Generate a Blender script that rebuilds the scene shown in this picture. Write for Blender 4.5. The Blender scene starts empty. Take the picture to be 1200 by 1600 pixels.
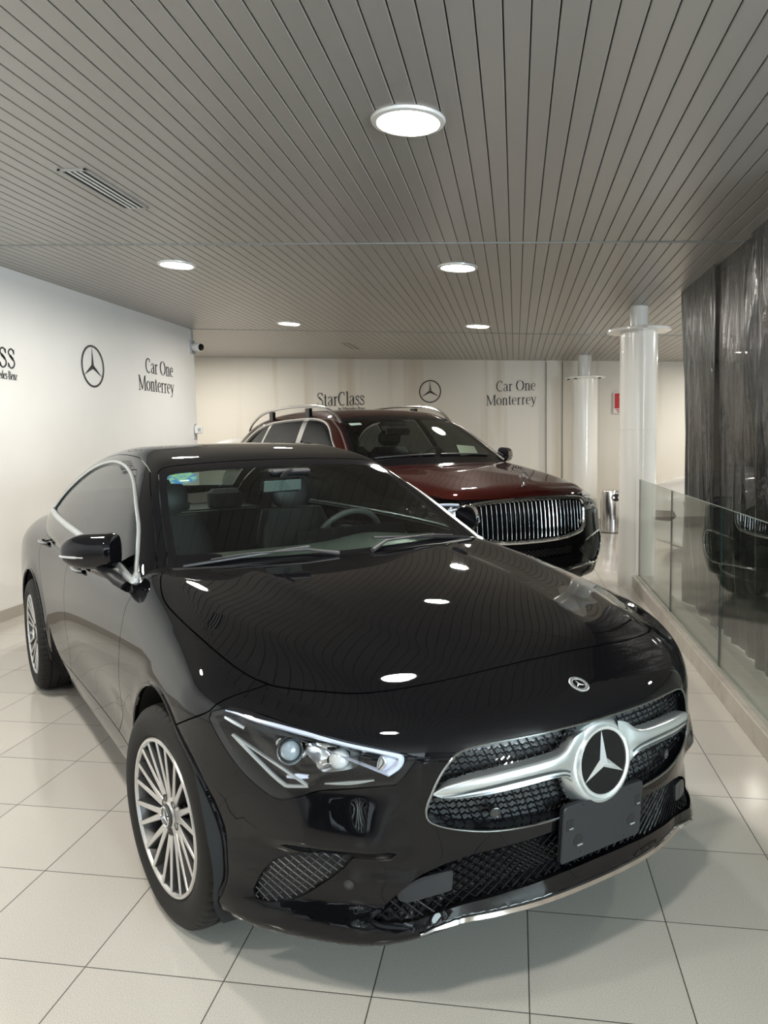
import bpy, math, random
import numpy as np
from mathutils import Vector, Matrix

random.seed(7)
rng = np.random.default_rng(11)
SC = bpy.context.scene
COL = SC.collection
PI = math.pi

# ------------------------------------------------------------------ camera
CAM_H, CAM_PITCH, CAM_ROLL, CAM_YAW, CAM_F = 1.4600, 0.093542, -0.019642, -0.170275, 1203.26
def make_camera():
    p, r, y = CAM_PITCH, CAM_ROLL, CAM_YAW
    fwd = np.array([math.sin(y) * math.cos(p), math.cos(y) * math.cos(p), -math.sin(p)])
    right = np.array([math.cos(y), -math.sin(y), 0.0]); up = np.cross(right, fwd)
    c, s = math.cos(r), math.sin(r)
    rr, uu = c * right + s * up, -s * right + c * up
    cam = bpy.data.cameras.new('camera'); o = bpy.data.objects.new('camera', cam); COL.objects.link(o)
    cam.sensor_fit = 'VERTICAL'; cam.sensor_height = 24.0; cam.lens = 24.0 * CAM_F / 1600.0
    cam.clip_start = .02; cam.clip_end = 100
    o.matrix_world = Matrix(((rr[0], uu[0], -fwd[0], 0), (rr[1], uu[1], -fwd[1], 0), (rr[2], uu[2], -fwd[2], CAM_H), (0, 0, 0, 1)))
    SC.camera = o
make_camera()

# ------------------------------------------------------------------ world, exposure, large lights
SC.view_settings.view_transform = 'Standard'; SC.view_settings.look = 'None'
SC.view_settings.gamma = 1.0; SC.view_settings.use_curve_mapping = False
SC.view_settings.exposure = 0.45
DOWN_W, DOWN_COL = 34.0, (1.0, .95, .88)       # every ceiling downlight
DOWN_EMIT = 26.0
DAY_W, DAY_COL = 300.0, (.80, .91, 1.0)         # daylight through the shop front behind the camera
SC.cycles.caustics_reflective = False; SC.cycles.caustics_refractive = False
w = bpy.data.worlds.new('world'); SC.world = w; w.use_nodes = True
w.node_tree.nodes['Background'].inputs[0].default_value = (.55, .6, .66, 1)
w.node_tree.nodes['Background'].inputs[1].default_value = .25

def area_light(name, loc, rot, sx, sy, watts, col, shape='RECTANGLE', spread=180):
    l = bpy.data.lights.new(name, 'AREA'); l.shape = shape; l.size = sx
    if shape == 'RECTANGLE': l.size_y = sy
    l.energy = watts; l.color = col; l.spread = math.radians(spread)
    o = bpy.data.objects.new(name, l); COL.objects.link(o); o.location = loc; o.rotation_euler = rot
    return o
CEIL = lambda x: 2.738 - .0556 * x
area_light('window_daylight', (-1.2, -6.6, 1.5), (math.radians(90), 0, 0), 5.5, 2.2, DAY_W * .45, DAY_COL)
area_light('side_window_daylight', (5.1, -3.1, 1.5), (math.radians(90), 0, math.radians(90)), 6.2, 2.2, DAY_W * 2.9, DAY_COL)
LIGHTS = [(-.43, 3.27), (-.43, 6.04), (-.43, 9.2), (-2.66, 5.94), (-2.70, 9.18),
          (-.43, .35), (-2.66, .35), (-2.66, 3.0), (-5.6, 11.9), (3.1, 11.4), (3.1, 8.0), (3.4, 4.5)]
BRIGHT = {(-5.6, 11.9): 2.0, (3.1, 11.4): 1.2}
for x, y in LIGHTS:
    area_light('downlight_lamp', (x, y, CEIL(x) - .012), (0, 0, 0), .25, .25, DOWN_W * BRIGHT.get((x, y), 1.0), DOWN_COL, 'DISK')
# ------------------------------------------------------------------ car body surfaces
def spline(pts):
    """natural cubic spline through (x, value) pairs, linear outside"""
    p = sorted(pts); X = np.array([a for a, _ in p], float); Y = np.array([b for _, b in p], float)
    n = len(X); h = np.diff(X); A = np.zeros((n, n)); B = np.zeros(n)
    A[0, 0] = A[-1, -1] = 1
    for i in range(1, n - 1):
        A[i, i - 1] = h[i - 1]; A[i, i] = 2 * (h[i - 1] + h[i]); A[i, i + 1] = h[i]
        B[i] = 6 * ((Y[i + 1] - Y[i]) / h[i] - (Y[i] - Y[i - 1]) / h[i - 1])
    M = np.linalg.solve(A, B)
    s0 = (Y[1] - Y[0]) / h[0] - h[0] * (2 * M[0] + M[1]) / 6
    s1 = (Y[-1] - Y[-2]) / h[-1] + h[-1] * (2 * M[-1] + M[-2]) / 6
    def f(x):
        x = np.asarray(x, float); xc = np.clip(x, X[0], X[-1])
        i = np.clip(np.searchsorted(X, xc) - 1, 0, n - 2)
        a = (X[i + 1] - xc); b = (xc - X[i]); hh = h[i]
        r = (M[i] * a**3 + M[i + 1] * b**3) / (6 * hh) + (Y[i] / hh - M[i] * hh / 6) * a + (Y[i + 1] / hh - M[i + 1] * hh / 6) * b
        return r + np.where(x < X[0], (x - X[0]) * s0, 0) + np.where(x > X[-1], (x - X[-1]) * s1, 0)
    return f

def smax(a, b, k):
    h = np.maximum(k - np.abs(a - b), 0) / k
    return np.maximum(a, b) + h * h * k / 4

def sstep(t):
    t = np.clip(t, 0, 1); return t * t * (3 - 2 * t)

def softp(t, w):
    return w * np.logaddexp(0, t / w)

class Shape:
    """two implicit surfaces of a car: low() the lower body, top() the cabin; x forward, y left, z up"""
    def __init__(s, **k):
        for a, b in k.items():
            setattr(s, a, spline(b) if isinstance(b, list) else b)
    def ramp(s, z):
        """bumper shelf: leans out towards its crease, then drops back"""
        return s.shelf * sstep((s.shz + .15 - z) / .16) * sstep((z - s.shz + .040) / .048)
    def hood(s, x, y):
        y = np.abs(y); yc = s.yc(x)
        r = s.Hc(x) - s.d1(x) * (np.minimum(y, yc * 1.2) / yc)**2 - s.sl(x) * softp(y - yc, .016)
        yd = s.yd(x)
        r = r - s.dome(x) * softp(y - yd, .012) * np.exp(-np.maximum(y - yd, 0) / .10)
        return r
    def side(s, x, z):
        g = s.Gx(x) + s.Gz(z)
        g = g - s.scoop(x) * np.exp(-((z - s.scz) / .13)**2)
        g = g + s.lip * np.clip((x - .25) / .2, 0, 1) * np.exp(-((z - .22) / .075)**2) + s.ramp(z) * .8 * sstep((x - .43) / .16)
        for wx in s.wheels:
            r = np.hypot(x - wx, z - s.wr)
            g = g + s.flare * np.exp(-((r - s.arch - .02) / .045)**2)
        return g
    def nose(s, y, z):
        y = np.abs(y); w = np.clip((y - .38) / .16, 0, 1); w = w * w * (3 - 2 * w)
        return s.Fc(z) - s.na * y**s.np_ + s.ramp(z) * sstep((y - .50) / .12) * (1 - sstep((y - .72) / .12)) + w * sum(a * np.exp(-((z - c) / d)**2) for a, c, d in s.corner)
    def low(s, P):
        x, y, z = P[..., 0], P[..., 1], P[..., 2]; ya = np.sqrt(y * y + 1e-8)
        a = (ya - s.side(x, z))
        b = (x - s.nose(y, z)) * s.nk
        c = smax(a, b, s.kc)
        t = z - s.hood(x, y)
        c = smax(c, t, s.kt(x))
        c = smax(c, (s.Rc(z) + s.ra * ya**2.6 - x), .16)
        c = smax(c, (s.zb(x) - z), .03)
        return c
    def roof(s, x, y):
        y = np.abs(y)
        sh = np.where(x > s.xm, s.wf, 0) * np.clip((x - s.xm) / .5, 0, 1) - np.where(x < s.xm, s.wb, 0) * np.clip((s.xm - x) / .8, 0, 1)
        return s.T(x + sh * y * y) - s.tc * y * y
    def top(s, P):
        x, y, z = P[..., 0], P[..., 1], P[..., 2]; ya = np.sqrt(y * y + 1e-8)
        a = ya - (s.Bx(x) - s.tum(np.maximum(z - s.belt, -.05)))
        t = (z - s.roof(x, y)) * s.rk(x)
        return np.maximum(smax(a, t, s.kr(x)), s.belt - .12 - z)

def root(f, O, D, t1=3.0, n=60, t0=0.0):
    """first crossing of f from inside to outside along rays O + tD"""
    ts = np.linspace(t0, t1, n); lo = np.full(len(O), t0, float); hi = np.full(len(O), t1, float); found = np.zeros(len(O), bool)
    for a, b in zip(ts[:-1], ts[1:]):
        v = f(O + b * D) > 0; new = v & ~found
        lo[new] = a; hi[new] = b; found |= v
    for _ in range(26):
        m = (lo + hi) / 2; v = f(O + m[:, None] * D) > 0
        hi = np.where(v, m, hi); lo = np.where(v, lo, m)
    return O + ((lo + hi) / 2)[:, None] * D

def grad(f, P, e=4e-4):
    g = np.stack([f(P + np.array(v) * e) - f(P - np.array(v) * e) for v in ((1, 0, 0), (0, 1, 0), (0, 0, 1))], -1)
    return g / (np.linalg.norm(g, axis=-1, keepdims=True) + 1e-12)

# measured body of the coupe: x = 0 at the front axle, metres
CLA = Shape(
    Hc=[(-3.74, .95), (-3.6, 1.0), (-3.4, 1.03), (-3, 1.035), (-2.5, 1.02), (-2, 1.0), (-1.5, .99), (-1, .995), (-.6, 1.012), (-.3, .992), (0, .966), (.25, .938), (.5, .894), (.69, .845), (.78, .808), (.84, .779), (.9, .74), (1.0, .66)],
    yc=[(-3.7, .70), (-3, .74), (-2, .78), (-1, .76), (-.53, .73), (0, .69), (.27, .635), (.51, .575), (.61, .54), (.8, .46), (1, .4)],
    d1=[(-3.7, .03), (-1, .012), (-.53, .012), (0, .033), (.27, .045), (.51, .052), (.61, .055), (.9, .06)],
    sl=[(-3.7, .3), (-1, .25), (-.4, .2), (0, .2), (.25, .22), (.43, .27), (.7, .28), (.9, .25)],
    yd=[(-3.7, .45), (-.6, .45), (-.15, .43), (.17, .385), (.47, .325), (.7, .27), (.9, .24)],
    dome=[(-3.7, 0), (-1, 0), (-.65, .02), (-.4, .13), (.2, .15), (.5, .10), (.7, .02), (.9, 0)],
    Gx=[(-3.8, .83), (-3.4, .905), (-3.0, .93), (-2.729, .925), (-2.2, .905), (-1.4, .90), (-.8, .90), (-.3, .905), (0, .912), (.2, .915), (.45, .90), (.7, .85), (.9, .80)],
    Gz=[(.1, -.07), (.2, -.045), (.3, -.02), (.42, -.004), (.55, 0), (.68, 0), (.78, -.006), (.87, -.022), (.95, -.045), (1.05, -.08)],
    scoop=[(-3.7, 0), (-2.6, 0), (-2.1, .002), (-1.7, .014), (-1.1, .029), (-.6, .02), (-.4, .006), (-.2, 0), (.9, 0)], scz=.42,
    wheels=(0.0, -2.729), wr=.335, arch=.372, flare=.007,
    Fc=[(.1, .84), (.15, .865), (.19, .89), (.24, .893), (.3, .885), (.4, .885), (.5, .895), (.6, .90), (.68, .90), (.74, .895), (.8, .885), (.9, .86)],
    na=.75, np_=2.7, corner=((.004, .57, .05), (.012, .36, .04), (.036, .245, .065)), nk=.9, kc=.10, shelf=.040, shz=.458,
    kt=[(-3.8, .12), (-.5, .11), (0, .11), (.35, .07), (.5, .05), (.7, .055), (.95, .06)],
    Rc=[(.1, -3.62), (.3, -3.7), (.6, -3.74), (.9, -3.73), (1.05, -3.68)], ra=.42,
    zb=[(-3.8, .28), (-3.2, .24), (-2.4, .235), (-.4, .232), (.3, .225), (.45, .198), (.6, .196), (.75, .215), (.81, .243), (.9, .25)], lip=.042,
    T=[(-3.9, .90), (-3.65, 1.02), (-3.4, 1.145), (-3.1, 1.268), (-2.75, 1.37), (-2.35, 1.433), (-1.95, 1.458), (-1.6, 1.453), (-1.3, 1.417), (-1.13, 1.376), (-.9, 1.262), (-.47, 1.02), (-.2, .865)],
    xm=-1.7, wf=.22, wb=.14, tc=.05,
    Bx=[(-3.8, .62), (-3.4, .725), (-3, .80), (-2.5, .85), (-2, .87), (-1.5, .872), (-1, .86), (-.6, .825), (-.3, .79)],
    tum=[(-.2, .06), (-.05, .014), (0, 0), (.1, .052), (.2, .115), (.3, .185), (.4, .262), (.5, .345)], belt=.95,
    kr=[(-3.8, .1), (-2, .10), (-1.2, .07), (-.4, .04)],
    rk=[(-3.8, .85), (-2.5, 1), (-1.3, 1), (-1.1, .88), (-.4, .87)],
)
# measured body of the tall luxury suv
SUV = Shape(
    Hc=[(-4.3, 1.15), (-4, 1.2), (-3, 1.22), (-2, 1.22), (-1, 1.235), (-.55, 1.245), (-.3, 1.225), (0, 1.19), (.3, 1.15), (.6, 1.105), (.75, 1.075), (.85, 1.03), (.95, .95)],
    yc=[(-4.3, .80), (-1, .82), (-.5, .80), (0, .76), (.4, .70), (.8, .60), (.95, .56)],
    d1=[(-4.3, .03), (-1, .02), (-.5, .02), (0, .03), (.5, .035), (.9, .04)],
    sl=[(-4.3, .3), (-1, .25), (-.4, .25), (0, .28), (.5, .40), (.9, .5)],
    yd=[(-4.3, .42), (-.5, .42), (0, .36), (.5, .28), (.8, .22)],
    dome=[(-4.3, 0), (-.9, 0), (-.5, .05), (0, .10), (.5, .10), (.75, .06), (.9, .02)],
    Gx=[(-4.4, .84), (-4.1, .91), (-3.6, .965), (-3.135, .985), (-2.5, .975), (-1.5, .965), (-.8, .968), (0, .985), (.3, .98), (.55, .985), (.8, .955), (1, .93)],
    Gz=[(.2, -.06), (.35, -.02), (.5, 0), (.8, 0), (.95, -.006), (1.05, -.02), (1.15, -.045), (1.25, -.08)],
    scoop=[(-4, 0), (-3.6, 0), (-2.4, .03), (-.8, .03), (-.5, 0), (1, 0)], scz=.5, lip=.02,
    wheels=(0.0, -3.135), wr=.40, arch=.45, flare=.008,
    Fc=[(.2, .76), (.28, .82), (.36, .85), (.5, .86), (.6, .865), (.8, .86), (.95, .84), (1.03, .82), (1.15, .78)],
    na=.27, np_=2.7, corner=((.02, .55, .12),), nk=.9, kc=.10, shelf=0.0, shz=.5,
    kt=[(-4.4, .14), (-.5, .12), (0, .12), (.6, .10), (1, .08)],
    Rc=[(.2, -4.2), (.5, -4.3), (.9, -4.31), (1.2, -4.25)], ra=.25,
    zb=[(-4.4, .38), (-3.5, .3), (-.4, .28), (.4, .27), (.9, .26)],
    T=[(-4.5, 1.2), (-4.25, 1.27), (-4.0, 1.48), (-3.75, 1.63), (-3.4, 1.73), (-2.8, 1.79), (-2.0, 1.793), (-1.6, 1.775), (-1.3, 1.725), (-1.1, 1.648), (-.45, 1.275), (-.2, 1.13)],
    xm=-2.2, wf=.17, wb=.08, tc=.05,
    Bx=[(-4.4, .80), (-4.1, .80), (-3.5, .885), (-2.5, .93), (-1.5, .93), (-.8, .93), (-.4, .89)],
    tum=[(-.2, .05), (-.05, .012), (0, 0), (.1, .035), (.2, .08), (.3, .132), (.4, .19), (.5, .26), (.6, .36)], belt=1.2,
    kr=[(-4.4, .12), (-1.4, .10), (-.8, .07), (-.2, .05)], rk=[(-4.4, .8), (-3.8, 1), (-1.4, 1), (-1.1, .9), (-.2, .87)],
)
# ------------------------------------------------------------------ helpers
def mat(name, col=(.5, .5, .5), rough=.5, metal=0.0, coat=0.0, coat_rough=.03, emit=None, estr=1.0, trans=0.0, ior=1.5, alpha=1.0, spec=.5, bump=None, noise=None):
    m = bpy.data.materials.new(name); m.use_nodes = True; nt = m.node_tree; b = nt.nodes['Principled BSDF']
    b.inputs['Base Color'].default_value = (*col, 1); b.inputs['Roughness'].default_value = rough
    b.inputs['Metallic'].default_value = metal; b.inputs['Coat Weight'].default_value = coat; b.inputs['Coat Roughness'].default_value = coat_rough
    b.inputs['Transmission Weight'].default_value = trans; b.inputs['IOR'].default_value = ior; b.inputs['Alpha'].default_value = alpha
    b.inputs['Specular IOR Level'].default_value = spec
    if emit: b.inputs['Emission Color'].default_value = (*emit, 1); b.inputs['Emission Strength'].default_value = estr
    tc = None
    if noise or bump:
        tc = nt.nodes.new('ShaderNodeTexCoord')
    if noise:      # (scale, other colour, low, high)
        n = nt.nodes.new('ShaderNodeTexNoise'); n.inputs['Scale'].default_value = noise[0]; n.inputs['Detail'].default_value = 5
        nt.links.new(tc.outputs['Object'], n.inputs['Vector'])
        r = nt.nodes.new('ShaderNodeMapRange'); r.inputs[1].default_value = noise[2]; r.inputs[2].default_value = noise[3]
        nt.links.new(n.outputs['Fac'], r.inputs[0])
        x = nt.nodes.new('ShaderNodeMix'); x.data_type = 'RGBA'; x.inputs[6].default_value = (*col, 1); x.inputs[7].default_value = (*noise[1], 1)
        nt.links.new(r.outputs[0], x.inputs[0]); nt.links.new(x.outputs[2], b.inputs['Base Color'])
    if bump:       # (scale, strength, distance)
        n = nt.nodes.new('ShaderNodeTexNoise'); n.inputs['Scale'].default_value = bump[0]; n.inputs['Detail'].default_value = 3
        nt.links.new(tc.outputs['Object'], n.inputs['Vector'])
        p = nt.nodes.new('ShaderNodeBump'); p.inputs['Strength'].default_value = bump[1]; p.inputs['Distance'].default_value = bump[2]
        nt.links.new(n.outputs['Fac'], p.inputs['Height']); nt.links.new(p.outputs[0], b.inputs['Normal'])
    return m

class MB:
    """collects shapes, builds ONE mesh object"""
    def __init__(s): s.v = []; s.f = []; s.n = 0
    def add(s, V, F):
        V = np.asarray(V, float).reshape(-1, 3); s.v.append(V)
        s.f += [tuple(int(i) + s.n for i in f) for f in F]; s.n += len(V); return s
    def box(s, x0, y0, z0, x1, y1, z1, M=None, bev=0.0):
        if bev <= 0:
            V = [(x, y, z) for x in (x0, x1) for y in (y0, y1) for z in (z0, z1)]
            F = [(0, 1, 3, 2), (4, 6, 7, 5), (0, 4, 5, 1), (2, 3, 7, 6), (0, 2, 6, 4), (1, 5, 7, 3)]
        else:
            b = min(bev, abs(x1 - x0) * .49, abs(y1 - y0) * .49, abs(z1 - z0) * .49)
            cx, cy, cz = (x0 + x1) / 2, (y0 + y1) / 2, (z0 + z1) / 2; hx, hy, hz = abs(x1 - x0) / 2, abs(y1 - y0) / 2, abs(z1 - z0) / 2
            V = []; idx = {}
            for sx in (-1, 1):
                for sy in (-1, 1):
                    for sz in (-1, 1):
                        for k, (a, c, d) in enumerate(((hx, hy - b, hz - b), (hx - b, hy, hz - b), (hx - b, hy - b, hz))):
                            idx[sx, sy, sz, k] = len(V); V.append((cx + sx * a, cy + sy * c, cz + sz * d))
            F = []
            for sx in (-1, 1): F.append([idx[sx, a, c, 0] for a, c in ((-1, -1), (1, -1), (1, 1), (-1, 1))][::sx])
            for sy in (-1, 1): F.append([idx[a, sy, c, 1] for a, c in ((-1, -1), (1, -1), (1, 1), (-1, 1))][::-sy])
            for sz in (-1, 1): F.append([idx[a, c, sz, 2] for a, c in ((-1, -1), (1, -1), (1, 1), (-1, 1))][::sz])
            for sx in (-1, 1):
                for sy in (-1, 1):
                    F.append([idx[sx, sy, -1, 0], idx[sx, sy, 1, 0], idx[sx, sy, 1, 1], idx[sx, sy, -1, 1]][::-sx * sy])
                for sz in (-1, 1):
                    F.append([idx[sx, -1, sz, 0], idx[sx, 1, sz, 0], idx[sx, 1, sz, 2], idx[sx, -1, sz, 2]][::sx * sz])
            for sy in (-1, 1):
                for sz in (-1, 1):
                    F.append([idx[-1, sy, sz, 1], idx[1, sy, sz, 1], idx[1, sy, sz, 2], idx[-1, sy, sz, 2]][::-sy * sz])
            for sx in (-1, 1):
                for sy in (-1, 1):
                    for sz in (-1, 1):
                        F.append([idx[sx, sy, sz, 0], idx[sx, sy, sz, 1], idx[sx, sy, sz, 2]][::sx * sy * sz])
        V = np.array(V, float)
        if M is not None: V = V @ np.array(M)[:3, :3].T + np.array(M)[:3, 3]
        return s.add(V, F)
    def loft(s, rings, closed=True, cap0=False, cap1=False, flip=False):
        R = [np.asarray(r, float) for r in rings]; n = len(R[0]); V = np.concatenate(R); F = []
        m = n if closed else n - 1
        for i in range(len(R) - 1):
            for j in range(m):
                a, b, c, d = i * n + j, i * n + (j + 1) % n, (i + 1) * n + (j + 1) % n, (i + 1) * n + j
                F.append((a, d, c, b) if flip else (a, b, c, d))
        if cap0: F.append(tuple(range(n)) if flip else tuple(range(n))[::-1])
        if cap1: F.append(tuple(range((len(R) - 1) * n, len(R) * n))[::-1] if flip else tuple(range((len(R) - 1) * n, len(R) * n)))
        return s.add(V, F)
    def lathe(s, prof, c=(0, 0, 0), axis='z', n=48, M=None, a0=0, a1=2 * PI):
        """prof: (radius, height) pairs"""
        full = abs(a1 - a0) > 2 * PI - 1e-6
        A = np.linspace(a0, a1, n, endpoint=not full); rings = []
        for r, h in prof:
            ca, sa = np.cos(A) * r, np.sin(A) * r; hh = np.full(n, h)
            P = {'z': (ca, sa, hh), 'y': (sa, hh, ca), 'x': (hh, ca, sa)}[axis]
            P = np.stack(P, 1) + np.array(c)
            if M is not None: P = P @ np.array(M)[:3, :3].T + np.array(M)[:3, 3]
            rings.append(P)
        return s.loft(rings, closed=full)
    def tube(s, pts, r, n=10, cap=True, closed=False, up=None, sy=1.0):
        P = np.asarray(pts, float); m = len(P); r = np.broadcast_to(np.asarray(r, float), (m,))
        if closed: T = np.roll(P, -1, 0) - np.roll(P, 1, 0)
        else: T = np.gradient(P, axis=0)
        T /= np.linalg.norm(T, axis=1, keepdims=True) + 1e-12
        u = np.array(up, float) if up is not None else (np.array([0, 0, 1.]) if abs(T[0][2]) < .9 else np.array([1., 0, 0]))
        rings = []
        for i in range(m):
            if up is not None: u = np.array(up, float)
            a = u - T[i] * (u @ T[i]); a /= np.linalg.norm(a) + 1e-12; u = a; b = np.cross(T[i], a)
            A = np.arange(n) * 2 * PI / n
            rings.append(P[i] + r[i] * (np.cos(A)[:, None] * a * sy + np.sin(A)[:, None] * b))
        if closed: rings.append(rings[0])
        return s.loft(rings, cap0=cap and not closed, cap1=cap and not closed)
    def poly(s, pts, vec):
        """prism: polygon (3D points) extruded by vec"""
        P = np.asarray(pts, float); Q = P + np.array(vec, float); n = len(P)
        F = [tuple(range(n))[::-1], tuple(range(n, 2 * n))] + [(i, (i + 1) % n, n + (i + 1) % n, n + i) for i in range(n)]
        return s.add(np.concatenate([P, Q]), F)
    def build(s, name, m, parent=None, smooth=False, angle=35, label=None):
        V = np.concatenate(s.v) if s.v else np.zeros((0, 3))
        me = bpy.data.meshes.new(name); me.from_pydata(V.tolist(), [], s.f); me.materials.append(m)
        if smooth:
            me.polygons.foreach_set('use_smooth', [True] * len(me.polygons))
            if angle < 180: me.set_sharp_from_angle(angle=math.radians(angle))
        me.update()
        o = bpy.data.objects.new(name, me); COL.objects.link(o)
        if parent: o.parent = parent
        if label: o['label'] = label
        return o

def tag(o, label, cat, group=None, kind=None):
    if label: o['label'] = label
    if cat: o['category'] = cat
    if group: o['group'] = group
    if kind: o['kind'] = kind
    return o
def thing(name, label, cat, loc=(0, 0, 0), rotz=0.0, group=None):
    o = bpy.data.objects.new(name, None); COL.objects.link(o); o.location = loc; o.rotation_euler = (0, 0, rotz); o.empty_display_size = .1
    return tag(o, label, cat, group)
def struct(o): o['kind'] = 'structure'; return o
def copy_tree(o, parent=None):
    c = o.copy(); COL.objects.link(c)
    if parent: c.parent = parent
    for ch in o.children: copy_tree(ch, c)
    return c
def catmull(pts, n=8, closed=False):
    P = np.asarray(pts, float); m = len(P); out = []
    for i in range(m if closed else m - 1):
        p0, p1, p2, p3 = (P[(i - 1) % m] if closed or i > 0 else 2 * P[0] - P[1]), P[i], P[(i + 1) % m], (P[(i + 2) % m] if closed or i < m - 2 else 2 * P[-1] - P[-2])
        for t in np.arange(n) / n:
            out.append(.5 * ((2 * p1) + (-p0 + p2) * t + (2 * p0 - 5 * p1 + 4 * p2 - p3) * t * t + (-p0 + 3 * p1 - 3 * p2 + p3) * t**3))
    if not closed: out.append(P[-1])
    return np.array(out)
# ------------------------------------------------------------------ materials of the room
M_WALL = mat('wall_paint', (.80, .79, .755), .45, noise=(1.3, (.76, .75, .71), .4, .75))
M_WALLB = mat('back_wall_paint', (.76, .73, .65), .5)
M_SLAT = mat('ceiling_slat_metal', (.385, .372, .35), .36, metal=.35)
M_DARKGAP = mat('ceiling_gap', (.015, .015, .015), .8)
M_BASE = mat('baseboard_tile', (.42, .385, .34), .25)
M_CURB = mat('kerb_stone', (.42, .39, .34), .4, noise=(9, (.35, .32, .28), .45, .7))
M_WHITE = mat('white_gloss_paint', (.80, .79, .74), .22, coat=.3)
M_BLACKINK = mat('black_vinyl_lettering', (.02, .02, .022), .5)
M_CHROME = mat('chrome', (.85, .86, .87), .07, metal=1)
M_STEEL = mat('polished_steel', (.72, .72, .72), .16, metal=1)
M_LAMPRING = mat('lamp_ring', (.75, .75, .72), .35, metal=.3)
M_LAMP = mat('lamp_diffuser', (1, 1, 1), .5, emit=(1, .94, .80), estr=DOWN_EMIT)

def stain_wall():
    """grimy vertical streaks of the back wall's panels: pigment, fixed to the wall"""
    nt = M_WALLB.node_tree; b = nt.nodes['Principled BSDF']; tc = nt.nodes.new('ShaderNodeTexCoord')
    mp = nt.nodes.new('ShaderNodeMapping'); mp.inputs['Scale'].default_value = (2.6, 2.6, .12); nt.links.new(tc.outputs['Object'], mp.inputs[0])
    n = nt.nodes.new('ShaderNodeTexNoise'); n.inputs['Scale'].default_value = 1.4; n.inputs['Detail'].default_value = 6; nt.links.new(mp.outputs[0], n.inputs['Vector'])
    r = nt.nodes.new('ShaderNodeMapRange'); r.inputs[1].default_value = .52; r.inputs[2].default_value = .74; nt.links.new(n.outputs['Fac'], r.inputs[0])
    x = nt.nodes.new('ShaderNodeMix'); x.data_type = 'RGBA'; x.inputs[6].default_value = (.78, .745, .665, 1); x.inputs[7].default_value = (.60, .52, .40, 1)
    nt.links.new(r.outputs[0], x.inputs[0]); nt.links.new(x.outputs[2], b.inputs['Base Color'])
stain_wall()

TX, TY, TOX, TOY = .4095, .4341, -1.6079, 1.4289
def floor_material(name='porcelain_floor_tiles', tint=(1, 1, 1)):
    m = bpy.data.materials.new(name); m.use_nodes = True; nt = m.node_tree; b = nt.nodes['Principled BSDF']; L = nt.links.new
    tc = nt.nodes.new('ShaderNodeTexCoord'); sp = nt.nodes.new('ShaderNodeSeparateXYZ'); L(tc.outputs['Object'], sp.inputs[0])
    def mth(op, a, bb=None, c=None):
        n = nt.nodes.new('ShaderNodeMath'); n.operation = op
        for i, q in enumerate((a, bb, c)):
            if q is None: continue
            if isinstance(q, (int, float)): n.inputs[i].default_value = q
            else: L(q, n.inputs[i])
        return n.outputs[0]
    ed = []; ids = []
    for ax, size, off in ((0, TX, TOX), (1, TY, TOY)):
        u = mth('DIVIDE', mth('SUBTRACT', sp.outputs[ax], off), size)
        fr = mth('FRACT', u); ids.append(mth('FLOOR', u))
        d = mth('MULTIPLY', mth('MINIMUM', fr, mth('SUBTRACT', 1.0, fr)), size)
        ed.append(d)
    d = mth('MINIMUM', ed[0], ed[1])
    r = nt.nodes.new('ShaderNodeMapRange'); r.inputs[1].default_value = .0012; r.inputs[2].default_value = .0022; L(d, r.inputs[0])
    n = nt.nodes.new('ShaderNodeTexNoise'); n.inputs['Scale'].default_value = 420; n.inputs['Detail'].default_value = 2; L(tc.outputs['Object'], n.inputs['Vector'])
    cr = nt.nodes.new('ShaderNodeValToRGB'); L(n.outputs['Fac'], cr.inputs[0])
    e = cr.color_ramp.elements; e[0].position = .34; e[0].color = (.40 * tint[0], .375 * tint[1], .335 * tint[2], 1); e[1].position = .66; e[1].color = (.66 * tint[0], .63 * tint[1], .575 * tint[2], 1)
    cid = nt.nodes.new('ShaderNodeCombineXYZ'); L(ids[0], cid.inputs[0]); L(ids[1], cid.inputs[1])
    wn = nt.nodes.new('ShaderNodeTexWhiteNoise'); L(cid.outputs[0], wn.inputs['Vector'])
    tv = mth('MULTIPLY_ADD', wn.outputs['Value'], .07, .965)
    mx = nt.nodes.new('ShaderNodeVectorMath'); mx.operation = 'SCALE'; L(cr.outputs[0], mx.inputs[0]); L(tv, mx.inputs['Scale'])
    x = nt.nodes.new('ShaderNodeMix'); x.data_type = 'RGBA'; x.inputs[6].default_value = (.06, .052, .045, 1)
    L(r.outputs[0], x.inputs[0]); L(mx.outputs[0], x.inputs[7]); L(x.outputs[2], b.inputs['Base Color'])
    rr = nt.nodes.new('ShaderNodeMapRange'); rr.inputs[3].default_value = .6; rr.inputs[4].default_value = .13; L(r.outputs[0], rr.inputs[0]); L(rr.outputs[0], b.inputs['Roughness'])
    bp = nt.nodes.new('ShaderNodeBump'); bp.inputs['Distance'].default_value = .002; bp.inputs['Strength'].default_value = .5; L(r.outputs[0], bp.inputs['Height']); L(bp.outputs[0], b.inputs['Normal'])
    b.inputs['Specular IOR Level'].default_value = .55
    return m
M_FLOOR = floor_material()

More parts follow.
